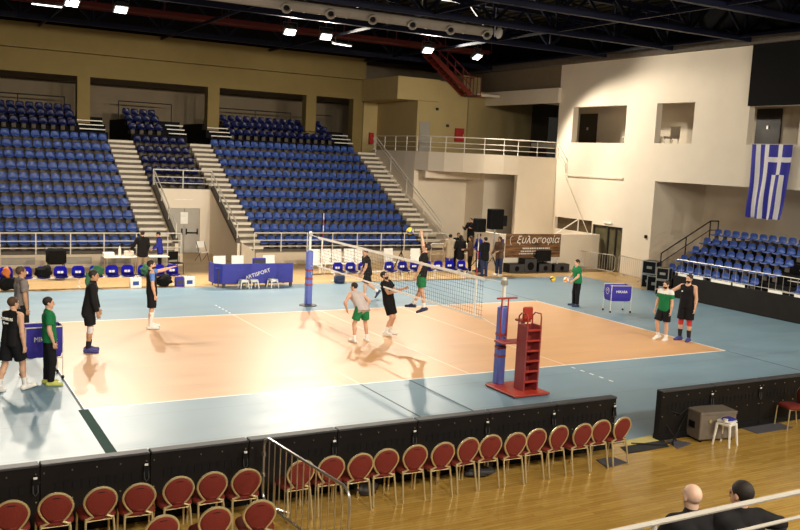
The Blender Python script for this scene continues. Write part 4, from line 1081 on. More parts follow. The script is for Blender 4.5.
def rig(x, y, zt, w, h, label, d=.4):
    t = thing('stand_speaker', label, 'speaker', (x, y, 0)); MB().tube([(0, 0, .5), (0, 0, zt)], .03, 8).build('pole', M('steel'), t)
    for a in (.4, 2.5, 4.6): MB().tube([(0, 0, .75), (.5 * math.cos(a), .5 * math.sin(a), 0)], .018, 6).build('leg', M('black_plastic'), t)
    c = MB().cbox(-w / 2, w / 2, -d / 2, d / 2, zt, zt + h, .03).build('cabinet', M('black_plastic'), t); MB().cbox(-w / 2 + .04, w / 2 - .04, -d / 2 - .015, -d / 2, zt + .04, zt + h - .04, .006).build('grille', M('black_cloth'), t)
    return t
RIG1 = rig(12.2, 12.0, 2.05, .72, .95, 'large black speaker on a stand above the crowd, the one nearer the banner')
RIG2 = rig(11.12, 11.7, 1.95, .5, .62, 'smaller black speaker on a pole above the crowd, left of the large one')
MB().cbox(.36, .6, -.15, .15, 2.2, 2.7, .03).build('side_box', M('black_plastic'), RIG1)
railing('low_rail', 'white railing behind the standing crowd at the foot of the balcony stairs', [(10.6, 15.0, 0), (12.7, 15.0, 0)], 1.05, RW, bars=(1., .5), post_every=.7)
t = thing('ramp_rail', 'white sloping rail above the low wall right of the banner', 'railing', (18, 13.2, 1.78))
MB().tube([(16.6, 13.0, 1.7), (18.6, 13.6, 2.45), (18.6, 13.6, 1.75)], .03, 8).build('top_rail', RW, t, True, True); MB().tube([(18.6, 13.6, .5), (18.6, 13.6, 2.45)], .03, 8).build('post', RW, t, True, True)
# cases before the telescopic stand
def flight_case(x, y, z, w, d, h, label, rz=0):
    t = thing('flight_case', label, 'case', (x, y, z), rz)
    MB().cbox(-w / 2, w / 2, -d / 2, d / 2, 0, h, .01).build('shell', M('black_plastic'), t)
    e = MB()
    for sx in (-1, 1):
        for sy in (-1, 1): e.bar((sx * w / 2, sy * d / 2, 0), (sx * w / 2, sy * d / 2, h), .035)
        for z_ in (0.015, h - .015): e.bar((sx * w / 2, -d / 2, z_), (sx * w / 2, d / 2, z_), .035); e.bar((-w / 2, sx * d / 2, z_), (w / 2, sx * d / 2, z_), .035)
    e.build('edge_trim', M('steel'), t); MB().cbox(-.12, .12, -d / 2 - .02, -d / 2, h * .4, h * .6, .005).build('handle_plate', M('galv'), t)
HD = math.radians(-70)
flight_case(16.85, 6.45, 0, .62, .55, .58, 'black silver-edged case at the bottom of the stack by the barrier', HD)
flight_case(16.85, 6.45, .61, .62, .55, .58, 'black silver-edged case on top of the stack by the barrier', HD)
flight_case(16.2, 5.55, 0, .60, .45, .66, 'black silver-edged case in the middle, tilted beside the stack', HD + .25)
flight_case(15.65, 4.55, 0.66, .50, .42, .50, 'small silver-edged case high at the corner of the telescopic stand', HD + .1)
flight_case(15.65, 4.55, 0, .50, .42, .64, 'black silver-edged case at the corner of the telescopic stand, lowest', HD + .1)

# ================================================================== telescopic stand on the right
SX0, SXD, SZ0, SZD = 15.95, .65, .71, .37
def rt(k): return SZ0 + SZD * (k - 1)
struct('telescopic_stand_ledge', MB().box(15.62, 15.94, -14, 3.95, 0, .9), M('black_void'))
prof = [(15.95, 0)]
for k in range(1, 6):
    x = SX0 + SXD * (k - 1)
    if k > 1: prof += [(x, rt(k - 1))]
    prof += [(x, rt(k))]
prof += [(22.2, rt(5)), (22.2, 0)]
struct('telescopic_stand_deck', MB().prism_axis(prof, -14, 5.2, 'y'), M('black_void'))
struct('telescopic_stand_front', MB().cbox(15.56, 15.62, -14, 3.95, .02, .93, .01), M('black_panel'))
YS = 4.85
TSEAT = SEAT.copy(); TSEAT.name = 'telescopic_seat'; TSEAT.transform(Matrix.Diagonal((.93, .95, .80, 1)))
for k in range(1, 6):
    x = SX0 + SXD * (k - 1) + .34; n = 0
    yend = {1: .35, 2: .05, 3: -.1, 4: -.25, 5: -3}[k] 
    y = YS
    while y > yend + .0:
        n += 1; put_seat(x, y, rt(k) + .30, 'blue seat of the dark telescopic stand, %s row up, %s from the black handrail' % (ORD[k], ORD[n]), 'seats of the telescopic stand', -PI / 2, TSEAT)
        y -= .465
for k in range(1, 4):
    x = SX0 + SXD * (k - 1) + .34; y = -1.35 - .02 * k
    for n in range(1, 4 if k < 3 else 2): put_seat(x, y, rt(k) + .30, 'blue seat past the stair gap, %s row up, %s from the steps' % (ORD[k], ORD[n]), 'seats past the stair gap', -PI / 2, TSEAT); y -= .465
# aisle steps of the stand
for k in range(1, 6):
    for h_ in (0, 1):
        x = SX0 + SXD * (k - 1) - .02 + h_ * .32; z = rt(k) - (.185 if h_ == 0 else 0)
        mb = MB().box(x, x + .3, -1.05, -.15 + .0, z - .03, z); o = struct('trim_stand_step', mb, M('stair_cream'))
railing('stand_handrail', 'black sloping handrail at the left end of the telescopic stand', [(16.0, 5.15, .8), (18.8, 5.15, rt(5) + .0), (19.3, 5.15, rt(5))], .88, RB, bars=(1., .55), post_every=1.6, r=.03)
t = thing('front_guard', 'pale steel guard rail with upright bars along the front of the telescopic stand', 'railing', (15.68, 3.95, .92))
MB().tube([(15.67, 3.95, 1.58), (15.67, -9, 1.58)], .016, 8).build('top_rail', M('galv'), t, True, True); MB().tube([(15.67, 3.95, 1.05), (15.67, -9, 1.05)], .01, 6).build('rail', M('galv'), t, True, True)
for i in range(42): y = 3.95 - .30 * i; MB().tube([(15.67, y, .90), (15.67, y, 1.58)], .010, 5).build('bar', M('galv'), t, False, True)
for i, (a, b) in enumerate(((3.75, 3.3), (2.95, 2.45), (2.05, 1.1), (1.0, .45), (-.6, -1.2), (-1.7, -2.5), (-3.0, -4))):
    o = MB().box(15.60, 15.615 + .0, b, a, .90, 1.03).build('paper_sign', M('paper')); tag(o, 'white paper strip hung on the telescopic stand front, %s from the cases' % ORD[i + 1], 'sign', 'paper strips on the stand front')

# ================================================================== flag
t = thing('flag', 'large blue and white striped flag hanging from the gallery opening', 'flag', (18.85, 2.4, 6.4))
def flag():
    W, H = 1.93, 3.0; nx, nz = 54, 60; mb = MB(); y1 = 3.37
    for j in range(nz + 1):
        v = j / nz
        for i in range(nx + 1):
            u = i / nx; s_ = 1 - .14 * v
            y = y1 - .06 * v - u * W * s_ - .03 * math.sin(v * 4)
            x = 18.84 - .05 * math.sin(u * 17 + v * 2) * (.25 + v) - .03 * math.sin(v * 9 + u * 4) * v
            z = 6.42 - v * H - (.05 * math.sin(u * PI) + .02 * math.sin(u * 23)) * v
            mb.v.append((x, y, z))
    # nine stripes across the width, canton in the upper hoist corner
    for j in range(nz):
        for i in range(nx):
            u = (i + .5) / nx; v = (j + .5) / nz
            k = int(u * 9); c = 0 if k % 2 == 0 else 1
            if u > 4 / 9 and v < .40:
                cu = (u - 4 / 9) * 9; cv = v / .40 * 5
                c = 1 if (2 < cu < 3 or 2 < cv < 3) else 0
            mb.cur = c
            a = j * (nx + 1) + i; mb.f.append((a, a + 1, a + nx + 2, a + nx + 1)); mb.m.append(c)
    return mb
o = flag().build('cloth', [M('flag_blue'), M('flag_white')], t, True, True)
sm = o.modifiers.new('thickness', 'SOLIDIFY'); sm.thickness = .006
MB().tube([(18.88, 3.5, 6.43), (18.88, 1.3, 6.43)], .015, 6).build('rope', M('rail_white'), t, False, True)

# ================================================================== flight case, stool, mats at the gap of the boards
t = thing('equipment_case', 'brown grey plywood equipment case against the boards', 'case', (1.70, -10.37, 0), math.radians(-10))
MB().cbox(-.42, .42, -.24, .2, .05, .59, .015).build('body', M('case_brown'), t); MB().cbox(-.43, .43, -.25, .21, .53, .60, .012).build('lid', M('case_brown'), t)
for x in (-.2, .22): MB().lathe([(.035, 0), (.035, .012)], 12, Matrix.Translation((x, -.25, .42)) @ Euler((PI / 2, 0, 0)).to_matrix().to_4x4()).build('latch', M('gold_frame'), t)
MB().cbox(-.445, -.42, -.1, .08, .25, .38, .01).build('handle', M('black_plastic'), t)
for sx in (-.35, .35):
    for sy in (-.18, .14): MB().cbox(sx - .03, sx + .03, sy - .03, sy + .03, 0, .05, .008).build('foot', M('black_plastic'), t)
stool('tall white plastic stool before the brown equipment case', (1.67, -10.79, 0), .49, .25)
t = thing('folded_jersey', 'folded violet blue cloth lying on the tall white stool', 'cloth', (1.70, -10.80, .49)); MB().cbox(-.12, .14, -.09, .09, 0, .025, .01).build('cloth', M('cart_blue'), t); MB().cbox(-.1, .1, -.07, .08, .025, .042, .008).build('upper_fold', M('table_blue'), t)
t = thing('tape_roll', 'pale roll of tape lying on the edge of the tall white stool', 'tape', (1.57, -10.84, .49)); MB().lathe([(.03, 0), (.045, 0), (.045, .04), (.03, .04)], 14).build('roll', M('stair_cream'), t); MB().lathe([(.026, .002), (.03, .002), (.03, .038), (.026, .038)], 14).build('core', M('case_brown'), t)
def mat_piece(name, label, poly, z0, z1, m_):
    o = MB().prism(poly, z0, z1).build(name, M(m_)); tag(o, label, 'mat')
mat_piece('floor_mat', 'yellow mat strip lying in the gap between the boards', [(-.30, -10.16), (.70, -10.16), (.66, -9.86), (-.10, -9.93)], .002, .018, 'mat_yellow')
mat_piece('floor_mat', 'black mat strip along the near edge of the yellow mat', [(-.55, -10.50), (.50, -10.49), (.70, -10.17), (-.42, -10.18)], .002, .016, 'mat_black')
mat_piece('floor_mat', 'grey rubber mat right of the yellow mat below the cables', [(.56, -10.64), (1.08, -10.52), (.92, -10.21), (.72, -10.20)], .002, .015, 'mat_grey')
mat_piece('floor_mat', 'grey rubber mat half under the last red chair', [(-1.45, -10.95), (-.92, -10.88), (-.95, -10.55), (-1.35, -10.55)], .002, .014, 'mat_grey')
mat_piece('floor_mat', 'dark rubber mat in front of the lone sideways chair', [(2.9, -10.55), (4.0, -10.55), (4.0, -10.15), (2.9, -10.15)], .002, .012, 'mat_grey')
for i, (pts, w_) in enumerate((([(.75, -10.1, .75), (.85, -10.15, .55), (1.05, -10.2, .5), (1.3, -10.15, .6)], 'drooping from the board end to the equipment case'), ([(.72, -10.12, .35), (.9, -10.3, .02), (.45, -10.4, .03), (-.1, -10.12, .03)], 'lying across the yellow mat'), ([(1.3, -10.16, .55), (1.0, -10.25, .25), (.75, -10.35, .03), (.6, -10.5, .03)], 'slanting down beside the equipment case'))):
    tag(MB().tube(pts, .012, 6).build('power_cable', M('black_plastic'), None, True), 'black cable ' + w_, 'cable')
lump('sports_bag', 'dark bag on the floor under the red chairs right of the barrier', 'bag', (-5.9, -10.45, .13), (.2, .14, .13), M('dark_grey'), 21)
lump('sports_bag', 'dark flat bag on the floor under the middle of the chair row', 'bag', (-3.75, -10.45, .1), (.24, .15, .1), M('dark_grey'), 22)

# ================================================================== near stand (under and before the camera)
prof = [(-15.9, 0), (-15.9, 1.05), (-17.7, 1.05), (-17.7, 1.75), (-19.2, 1.75), (-19.2, 2.65), (-20.8, 2.65), (-20.8, 3.5), (-24, 3.5), (-24, 0)]
struct('stand_near', MB().prism_axis(prof, -16, 10, 'x'), M('concrete_dark'))
railing('near_rail', 'thick pale rail crossing the picture in front of the two seated men', [(-9.2, -17.9, 1.75), (-7.6, -17.9, 1.75), (-4.4, -17.9, 1.75), (2, -17.9, 1.75)], 1.03, M('rail_near'), bars=(1., .80), post_every=3.3, r=.021)
# ================================================================== people: implicit bodies meshed with surface nets
def surface_nets(V, o, h):
    s = V < 0
    nx, ny, nz = V.shape; c = (nx - 1, ny - 1, nz - 1)
    acc = np.zeros(c + (3,)); cnt = np.zeros(c)
    for ax in range(3):
        a, b = (ax + 1) % 3, (ax + 2) % 3
        lo = [slice(None)] * 3; hi = [slice(None)] * 3; lo[ax] = slice(0, -1); hi[ax] = slice(1, None)
        v0, v1 = V[tuple(lo)], V[tuple(hi)]; cr = s[tuple(lo)] != s[tuple(hi)]
        t = np.where(cr, v0 / np.where(cr, v0 - v1, 1), 0)
        for da in (0, 1):
            for db in (0, 1):
                sl = [slice(None)] * 3
                sl[a] = slice(da, da + c[a]); sl[b] = slice(db, db + c[b])
                m = cr[tuple(sl)]; tt = t[tuple(sl)]
                cnt += m; acc[..., ax] += np.where(m, tt, 0); acc[..., a] += m * da; acc[..., b] += m * db
    act = cnt > 0; idx = -np.ones(c, int); n = act.sum(); idx[act] = np.arange(n)
    base = np.stack(np.meshgrid(*[np.arange(k) for k in c], indexing='ij'), -1)[act]
    P = (base + acc[act] / cnt[act][:, None]) * h + o
    Q = []
    for ax in range(3):
        a, b = (ax + 1) % 3, (ax + 2) % 3
        lo = [slice(1, -1)] * 3; hi = [slice(1, -1)] * 3; lo[ax] = slice(0, -1); hi[ax] = slice(1, None)
        s0, s1 = s[tuple(lo)], s[tuple(hi)]; w = np.argwhere(s0 != s1)
        if not len(w): continue
        flip = s0[tuple(w.T)]; g = w.copy(); g[:, a] += 1; g[:, b] += 1
        def I(da, db):
            q = g.copy(); q[:, a] += da - 1; q[:, b] += db - 1; return idx[tuple(q.T)]
        q = np.stack([I(0, 0), I(1, 0), I(1, 1), I(0, 1)], 1); q[~flip] = q[~flip][:, ::-1]; Q.append(q)
    return P, (np.concatenate(Q) if Q else np.zeros((0, 4), int))

def V3(*a): return np.array(a, float)
def nrm(v): v = np.asarray(v, float); return v / (np.linalg.norm(v) + 1e-9)
class Cone:
    """tapered capsule, optionally cut by planes (point, outward normal)"""
    def __init__(s, a, b, ra, rb, cuts=()): s.a, s.b, s.ra, s.rb, s.cuts = np.asarray(a, float), np.asarray(b, float), ra, rb, cuts
    def grow(s, g): return Cone(s.a, s.b, s.ra + g, s.rb + g, s.cuts)
    def bounds(s): return np.minimum(s.a - s.ra, s.b - s.rb), np.maximum(s.a + s.ra, s.b + s.rb)
    def d(s, p):
        ba = s.b - s.a; L = ba @ ba + 1e-12; t = np.clip((p - s.a) @ ba / L, 0, 1)
        d = np.linalg.norm(p - s.a - t[..., None] * ba, axis=-1) - (s.ra + (s.rb - s.ra) * t)
        for q, n in s.cuts: d = np.maximum(d, (p - q) @ n)
        return d
class Ell:
    def __init__(s, c, r, R=np.eye(3), cuts=()): s.c, s.r, s.R, s.cuts = np.asarray(c, float), np.asarray(r, float), R, cuts
    def grow(s, g): return Ell(s.c, s.r + g, s.R, s.cuts)
    def bounds(s): m = s.r.max(); return s.c - m, s.c + m
    def d(s, p):
        q = (p - s.c) @ s.R; k0 = np.linalg.norm(q / s.r, axis=-1); k1 = np.linalg.norm(q / (s.r * s.r), axis=-1) + 1e-9
        d = k0 * (k0 - 1) / k1
        for q_, n in s.cuts: d = np.maximum(d, (p - q_) @ n)
        return d
def sdf_mesh(prims, h, k=.02, cuts=(), scoop=None):
    B = [p.bounds() for p in prims]; lo = np.min([b[0] for b in B], 0) - 3 * h; hi = np.max([b[1] for b in B], 0) + 3 * h
    n = np.ceil((hi - lo) / h).astype(int) + 1
    V = np.full(n, .2); ax = [lo[i] + h * np.arange(n[i]) for i in range(3)]
    pad = k + 3 * h
    for p, (b0, b1) in zip(prims, B):
        i0 = np.maximum(((b0 - pad - lo) / h).astype(int), 0); i1 = np.minimum(np.ceil((b1 + pad - lo) / h).astype(int) + 1, n)
        g = np.stack(np.meshgrid(*[ax[i][i0[i]:i1[i]] for i in range(3)], indexing='ij'), -1)
        d = p.d(g); sl = tuple(slice(i0[i], i1[i]) for i in range(3)); v = V[sl]
        if k > 0: hh = np.clip(.5 + .5 * (v - d) / k, 0, 1); V[sl] = v + (d - v) * hh - k * hh * (1 - hh)
        else: V[sl] = np.minimum(v, d)
    if cuts:
        g = np.stack(np.meshgrid(*ax, indexing='ij'), -1)
        for q, nn in cuts: V = np.maximum(V, (g - q) @ nn)
    if scoop is not None:
        g = np.stack(np.meshgrid(*ax, indexing='ij'), -1); V = np.maximum(V, scoop[1] - np.linalg.norm(g - scoop[0], axis=-1))
    return surface_nets(V, lo, h)
def np_object(name, chunks, mats, parent):
    """chunks: list of (P, Q, material index array or int)"""
    Vs, Fs, Ms, off = [], [], [], 0
    for P, Q, mi in chunks:
        Vs.append(P); Fs.append(Q + off); Ms.append(np.full(len(Q), mi) if np.isscalar(mi) else mi); off += len(P)
    Vv = np.concatenate(Vs); Q = np.concatenate(Fs); mi = np.concatenate(Ms).astype(np.int32)
    me = bpy.data.meshes.new(name); me.vertices.add(len(Vv)); me.vertices.foreach_set('co', Vv.astype(np.float32).ravel())
    me.loops.add(len(Q) * 4); me.loops.foreach_set('vertex_index', Q.astype(np.int32).ravel())
    me.polygons.add(len(Q)); me.polygons.foreach_set('loop_start', (np.arange(len(Q)) * 4).astype(np.int32)); me.polygons.foreach_set('loop_total', np.full(len(Q), 4, np.int32))
    for m in mats: me.materials.append(M(m))
    me.polygons.foreach_set('material_index', mi); me.polygons.foreach_set('use_smooth', np.ones(len(Q), bool))
    me.update(calc_edges=True); me.validate()
    o = bpy.data.objects.new(name, me); COL.objects.link(o)
    if parent is not None: o.parent = parent
    return o

def rotm(ax, deg):
    a = math.radians(deg); c, s_ = math.cos(a), math.sin(a)
    return {'x': np.array([[1, 0, 0], [0, c, -s_], [0, s_, c]]), 'y': np.array([[c, 0, s_], [0, 1, 0], [-s_, 0, c]]), 'z': np.array([[c, -s_, 0], [s_, c, 0], [0, 0, 1]])}[ax]

DOWN = (0, 0, -1)
def person(label, loc, facing, H, pose, top, bottom, skin='skin_light', hair=('short', 'hair_dark'), shoes='shoe_white', socks=('sock_white', .3),
           group=None, h=.017, fine=True, beard=None, extras=()):
    """facing: world angle in degrees; pose vectors are (right, forward, up) in the body's own frame.
    top = (material, sleeve 0 none / .6 short / 2 long, hem); bottom = (material, 'short' | 'long', length)"""
    g = pose.get
    lean = g('lean', 0); side = g('side', 0); twist = g('twist', 0)
    R = rotm('z', twist) @ rotm('y', side) @ rotm('x', -lean)
    r, f, u = R[:, 0], R[:, 1], R[:, 2]
    P = V3(0, 0, 0)
    jt = {}
    for sd, sx in (('l', -1), ('r', 1)):
        hip = P + V3(sx * .050 * H, 0, -.008 * H)
        kn = hip + nrm(g(sd + 't', (sx * .06, .03, -1))) * .245 * H
        an = kn + nrm(g(sd + 's', (sx * .02, -.04, -1))) * .240 * H
        fd = nrm(g(sd + 'f', (sx * .2, 1, 0))); jt[sd] = (hip, kn, an, fd)
    S_ = P + u * .285 * H; N = P + u * .305 * H
    low = min(min(jt[s][2][2] - .042 * H, (jt[s][2] + jt[s][3] * .13 * H)[2] - .022 * H) for s in 'lr')
    base = -low + g('jump', 0) if 'seat' not in pose else g('seat')
    off = V3(0, 0, base)
    sh = {}
    for sd, sx in (('l', -1), ('r', 1)):
        s0 = S_ + r * sx * .108 * H - u * .012 * H
        ud = nrm(np.asarray(g(sd + 'u', (sx * .18, .02, -1)), float)); el = s0 + ud * .165 * H
        fo = nrm(np.asarray(g(sd + 'a', (sx * .06, .22, -1)), float)); wr = el + fo * .145 * H
        sh[sd] = (s0 + u * (.03 * H if ud[2] > .3 else 0), el, wr, fo)
    hy, hp = g('yaw', 0), g('pitch', 0)
    HR = rotm('z', twist * .5 - hy) @ rotm('x', -hp - lean * .35)
    hu = HR[:, 2]; hc = N + nrm(u + hu) * .028 * H + hu * .062 * H
    D = lambda v: v + off
    torso = []
    for sx in (-1, 1):
        torso += [Cone(D(P + r * sx * .036 * H + u * .0), D(P + r * sx * .030 * H + u * .12 * H), .067 * H, .061 * H),
                  Cone(D(P + r * sx * .030 * H + u * .12 * H), D(P + r * sx * .048 * H + u * .225 * H), .061 * H, .066 * H)]
    torso += [Cone(D(S_ - r * .095 * H - u * .012 * H), D(S_ + r * .095 * H - u * .012 * H), .041 * H, .041 * H),
              Cone(D(S_ - u * .01 * H), D(N + u * .01 * H), .046 * H, .033 * H)]
    neck = [Cone(D(N - u * .02 * H), D(hc - hu * .03 * H), .031 * H, .030 * H)]
    legs, arms = [], []
    for sd in 'lr':
        hip, kn, an, fd = jt[sd]; mid = kn + (an - kn) * .32 - nrm(np.cross(r, an - kn)) * 0
        back = -fd * .008 * H
        legs += [Cone(D(hip), D(kn), .052 * H, .031 * H), Cone(D(kn), D(mid + back), .030 * H, .032 * H), Cone(D(mid + back), D(an), .032 * H, .019 * H),
                 Cone(D(an - fd * .02 * H - V3(0, 0, .02 * H)), D(an + fd * .09 * H - V3(0, 0, .026 * H)), .020 * H, .016 * H)]
        s0, el, wr, fo = sh[sd]
        arms += [Cone(D(s0), D(el), .032 * H, .024 * H), Cone(D(el), D(el + (wr - el) * .3), .024 * H, .0255 * H), Cone(D(el + (wr - el) * .3), D(wr), .024 * H, .0155 * H)]
    prims = torso + neck + legs + arms
    chunks = [(*sdf_mesh(prims, h, .022), 0)]
    # head on a finer grid
    X = lambda x, y, z: D(hc + HR @ (V3(x, y, z) * H))
    head = [Ell(X(0, -.006, .012), V3(.042, .053, .050) * H, HR), Ell(X(0, .012, -.028), V3(.034, .038, .044) * H, HR), Cone(X(0, .040, -.056), X(0, .036, -.050), .012 * H, .012 * H),
            Cone(X(0, .050, .004), X(0, .059, -.020), .005 * H, .0085 * H), Cone(X(-.018, .043, .014), X(.018, .043, .014), .008 * H, .008 * H),
            Cone(X(-.010, .044, -.038), X(.010, .044, -.038), .007 * H, .007 * H), Cone(X(0, -.006, -.04), D(N), .030 * H, .031 * H)]
    ears = [Ell(X(sx * .042, -.004, -.008), V3(.006, .011, .018) * H, HR) for sx in (-1, 1)]
    hh = .009 if fine else .014
    chunks.append((*sdf_mesh(head + ears, hh, .012), 0))
    for sx in (-1, 1): chunks.append((*sdf_mesh([Ell(X(sx * .0165, .0465, -.001), V3(.0062, .004, .0035) * H, HR)], .0035, 0), 1))
    # hands: palm, four unequal bent fingers, thumb from the side of the palm
    for sd, sx in (('l', -1), ('r', 1)):
        wr, fo = sh[sd][2], sh[sd][3]
        curl = g(sd + 'c', .35); pn = np.asarray(g(sd + 'p', (-sx, .15, 0)), float); pn = nrm(pn - fo * (pn @ fo)); sdv = np.cross(fo, pn) * 1.0
        if sdv[1] < 0 and abs(fo[2]) > .5: sdv = -sdv
        q = .95 * H / 1.8
        hp_ = [Cone(D(wr), D(wr + fo * .045 * q), .018 * q, .021 * q)]
        for k in (-1, 1): hp_.append(Cone(D(wr + fo * .02 * q + sdv * k * .014 * q), D(wr + fo * .08 * q + sdv * k * .026 * q), .013 * q, .013 * q))
        hp_.append(Cone(D(wr + fo * .03 * q), D(wr + fo * .085 * q), .014 * q, .013 * q))
        for k, L in enumerate((.066, .078, .072, .056)):
            b0 = wr + fo * .085 * q + sdv * (.030 - .020 * k) * q
            d1 = nrm(fo + pn * curl + sdv * (.10 - .07 * k)); d2 = nrm(fo + pn * (curl * 2.6)); m1 = b0 + d1 * L * .52 * q; m2 = m1 + d2 * L * .48 * q
            hp_ += [Cone(D(b0), D(m1), .0095 * q, .0088 * q), Cone(D(m1), D(m2), .0088 * q, .0072 * q)]
        t0 = wr + fo * .028 * q + sdv * .018 * q; t1 = t0 + nrm(fo * .7 + sdv * .9 + pn * .25) * .040 * q; t2 = t1 + nrm(fo * 1.0 + sdv * .35 + pn * .35) * .030 * q
        hp_ += [Cone(D(t0), D(t1), .0125 * q, .0105 * q), Cone(D(t1), D(t2), .0102 * q, .0082 * q)]
        chunks.append((*sdf_mesh(hp_, .0058 if fine else .0085, .006), 0))
    body = np_object('person', chunks, [skin, 'eye_dark'], None)
    body.location = loc; body.rotation_euler = (0, 0, math.radians(facing - 90)); tag(body, label, 'person', group)
    # ---- clothes
    tm, sl, hem = top[:3]; band = top[3] if len(top) > 3 else None
    g1 = .013
    sp = [p.grow(g1) for p in torso]
    for sx in (-1, 1): sp.append(Cone(D(P + r * sx * .040 * H + u * .10 * H), D(P + r * sx * .046 * H - u * (hem + .01) * H), .068 * H, .073 * H))
    cuts = [(D(P - u * hem * H), -u), (D(N + u * .035 * H), u)]
    scoop = (D(N + f * .022 * H + u * .030 * H), (.052 if sl == 0 else .044) * H)
    if sl == 0: cuts += [(D(N + u * .030 * H), nrm(u * .93 + r * .36)), (D(N + u * .030 * H), nrm(u * .93 - r * .36))]
    if sl == 0:
        cuts += [(D(S_ + r * .104 * H), r), (D(S_ - r * .104 * H), -r)]
        P_, Q_ = sdf_mesh(sp, h * .9, .02, cuts, scoop); parts = [(P_, Q_, 0)]
    else:
        for sd in 'lr':
            s0, el, wr, fo = sh[sd]; d1 = nrm(el - s0)
            if sl < 1: sp.append(Cone(D(s0), D(s0 + (el - s0) * (sl + .15)), .046 * H, .044 * H, ((D(s0 + (el - s0) * sl), d1),)))
            else: sp += [Cone(D(s0), D(el), .044 * H, .037 * H), Cone(D(el), D(wr), .037 * H, .028 * H, ((D(wr - fo * .01 * H), fo),))]
        hi_ = [c for c in cuts if c[1] is not u]
        P_, Q_ = sdf_mesh(sp, h * .9, .02, [(D(P - u * hem * H), -u)] if sl < 1 else (), scoop if sl < 1 else None)
        keep = np.ones(len(Q_), bool)
        parts = [(P_, Q_, 0)]
    mts = [tm]
    if band:
        cz = (P_[Q_].mean(1) - D(P)) @ u / H; mi = np.where(cz > band[1], 1, 0)
        parts = [(P_, Q_, mi)]; mts.append(band[0])
    np_object('shirt' if sl < 2 else 'jacket', parts, mts, body)
    if len(top) > 4 and top[4]:
        for sd in 'lr':
            s0, el, wr, fo = sh[sd]; d1 = nrm(el - s0)
            np_object('sleeve', [(*sdf_mesh([Cone(D(s0), D(s0 + (el - s0) * .75), .038 * H, .034 * H, ((D(s0 + (el - s0) * .6), d1), (D(s0 - d1 * .01 * H), -d1)))], h * .8, 0), 0)], [top[4]], body)
    bm_, kind, ln = bottom
    pp = [Cone(D(P - r * .040 * H + u * .02 * H), D(P + r * .040 * H + u * .02 * H), .068 * H, .068 * H)]
    for sd in 'lr':
        hip, kn, an, fd = jt[sd]; d1 = nrm(kn - hip)
        if kind == 'short': pp.append(Cone(D(hip), D(hip + (kn - hip) * (ln + .2)), .068 * H, .064 * H, ((D(hip + (kn - hip) * ln), d1),)))
        else:
            d2 = nrm(an - kn); pp += [Cone(D(hip), D(kn), .064 * H, .048 * H), Cone(D(kn), D(an), .048 * H, .037 * H, ((D(an - d2 * .005 * H), d2),))]
    np_object('shorts' if kind == 'short' else 'trousers', [(*sdf_mesh(pp, h * .9, .015, [(D(P + u * .05 * H), u)]), 0)], [bm_], body)
    for sd in 'lr':
        hip, kn, an, fd = jt[sd]; dn = nrm(an - kn); upf = -dn if 'seat' not in pose else V3(0, 0, 1)
        sole = nrm(np.cross(np.cross(fd, V3(0, 0, 1)), fd)) if abs(fd[2]) < .95 else V3(0, 1, 0)
        hl = an - fd * .026 * H - sole * .022 * H; toe = an + fd * .108 * H - sole * .028 * H
        sp_ = [Cone(D(hl), D(toe), .030 * H, .024 * H, ((D(an - sole * .042 * H), -sole),)), Cone(D(an + dn * -.004 * H), D(an + fd * .05 * H - sole * .02 * H), .028 * H, .027 * H, ((D(an - sole * .042 * H), -sole), (D(an + sole * .02 * H), sole)))]
        np_object('shoe', [(*sdf_mesh(sp_, .011 if fine else .016, .015), 0)], [shoes], body)
        if socks and kind == 'short':
            top_ = an + (kn - an) * socks[1]; np_object('sock', [(*sdf_mesh([Cone(D(an + dn * .01 * H), D(top_ - dn * .03 * H), .0255 * H, .036 * H if socks[1] > .4 else .031 * H, ((D(top_), -dn),))], .012, 0), 0)], [socks[0]], body)
    hk, hm = hair
    if hk != 'bald':
        if hk == 'short':
            hp2 = [Ell(X(0, -.010, .016), V3(.0455, .0565, .0535) * H, HR)]; ct = [(X(0, .024, .012), HR @ nrm(V3(0, .86, -.50)))]
        elif hk == 'receding':
            hp2 = [Ell(X(0, -.010, .012), V3(.045, .0555, .049) * H, HR)]; ct = [(X(0, -.008, .010), HR @ nrm(V3(0, .75, -.5)))]
        else:
            hp2 = [Ell(X(0, -.012, .014), V3(.049, .058, .056) * H, HR), Cone(X(0, -.030, -.01), X(0, -.036, -.10), .044 * H, .036 * H)]; ct = [(X(0, .018, .0), HR @ nrm(V3(0, 1, -.35)))]
        np_object('hair', [(*sdf_mesh(hp2, hh, .02, ct), 0)], [hm], body)
    if beard:
        np_object('beard', [(*sdf_mesh([Ell(X(0, .014, -.034), V3(.036, .040, .044) * H, HR)], hh, 0, [(X(0, .0, -.030), HR @ nrm(V3(0, -.1, 1))), (X(0, .004, 0), HR @ V3(0, -1, 0))]), 0)], [beard], body)
    for ex in extras:
        if ex[0] == 'knee_pad':
            for sd in 'lr':
                hip, kn, an, fd = jt[sd]; a = kn + (hip - kn) * .16; b = kn + (an - kn) * .20; d1 = nrm(b - a)
                np_object('knee_pad', [(*sdf_mesh([Cone(D(a), D(b), .040 * H, .037 * H, ((D(b), d1), (D(a), -d1)))], .012, 0), 0)], [ex[1]], body)
        elif ex[0] == 'backprint':
            for j, (txt, sz, z) in enumerate(((ex[1], .085, .235), (ex[2], .06, .195))):
                c = D(P + u * z * H - f * .086 * H); text_part('back_print', txt, sz, frame(c, r, u), M('paper'), body, .010)
        elif ex[0] == 'chestmark':
            c = D(P + u * .21 * H + f * .084 * H + r * .05 * H); mb_ = MB().lathe([(.022, -.012), (.022, .012)], 12, frame(c, r, u)); mb_.build('chest_mark', M('paper'), body)
    body['_dims'] = 0; del body['_dims']
    return body, dict(hands={sd: sh[sd][2] + off + sh[sd][3] * .09 for sd in 'lr'}, head=hc + off, loc=loc, rz=math.radians(facing - 90))
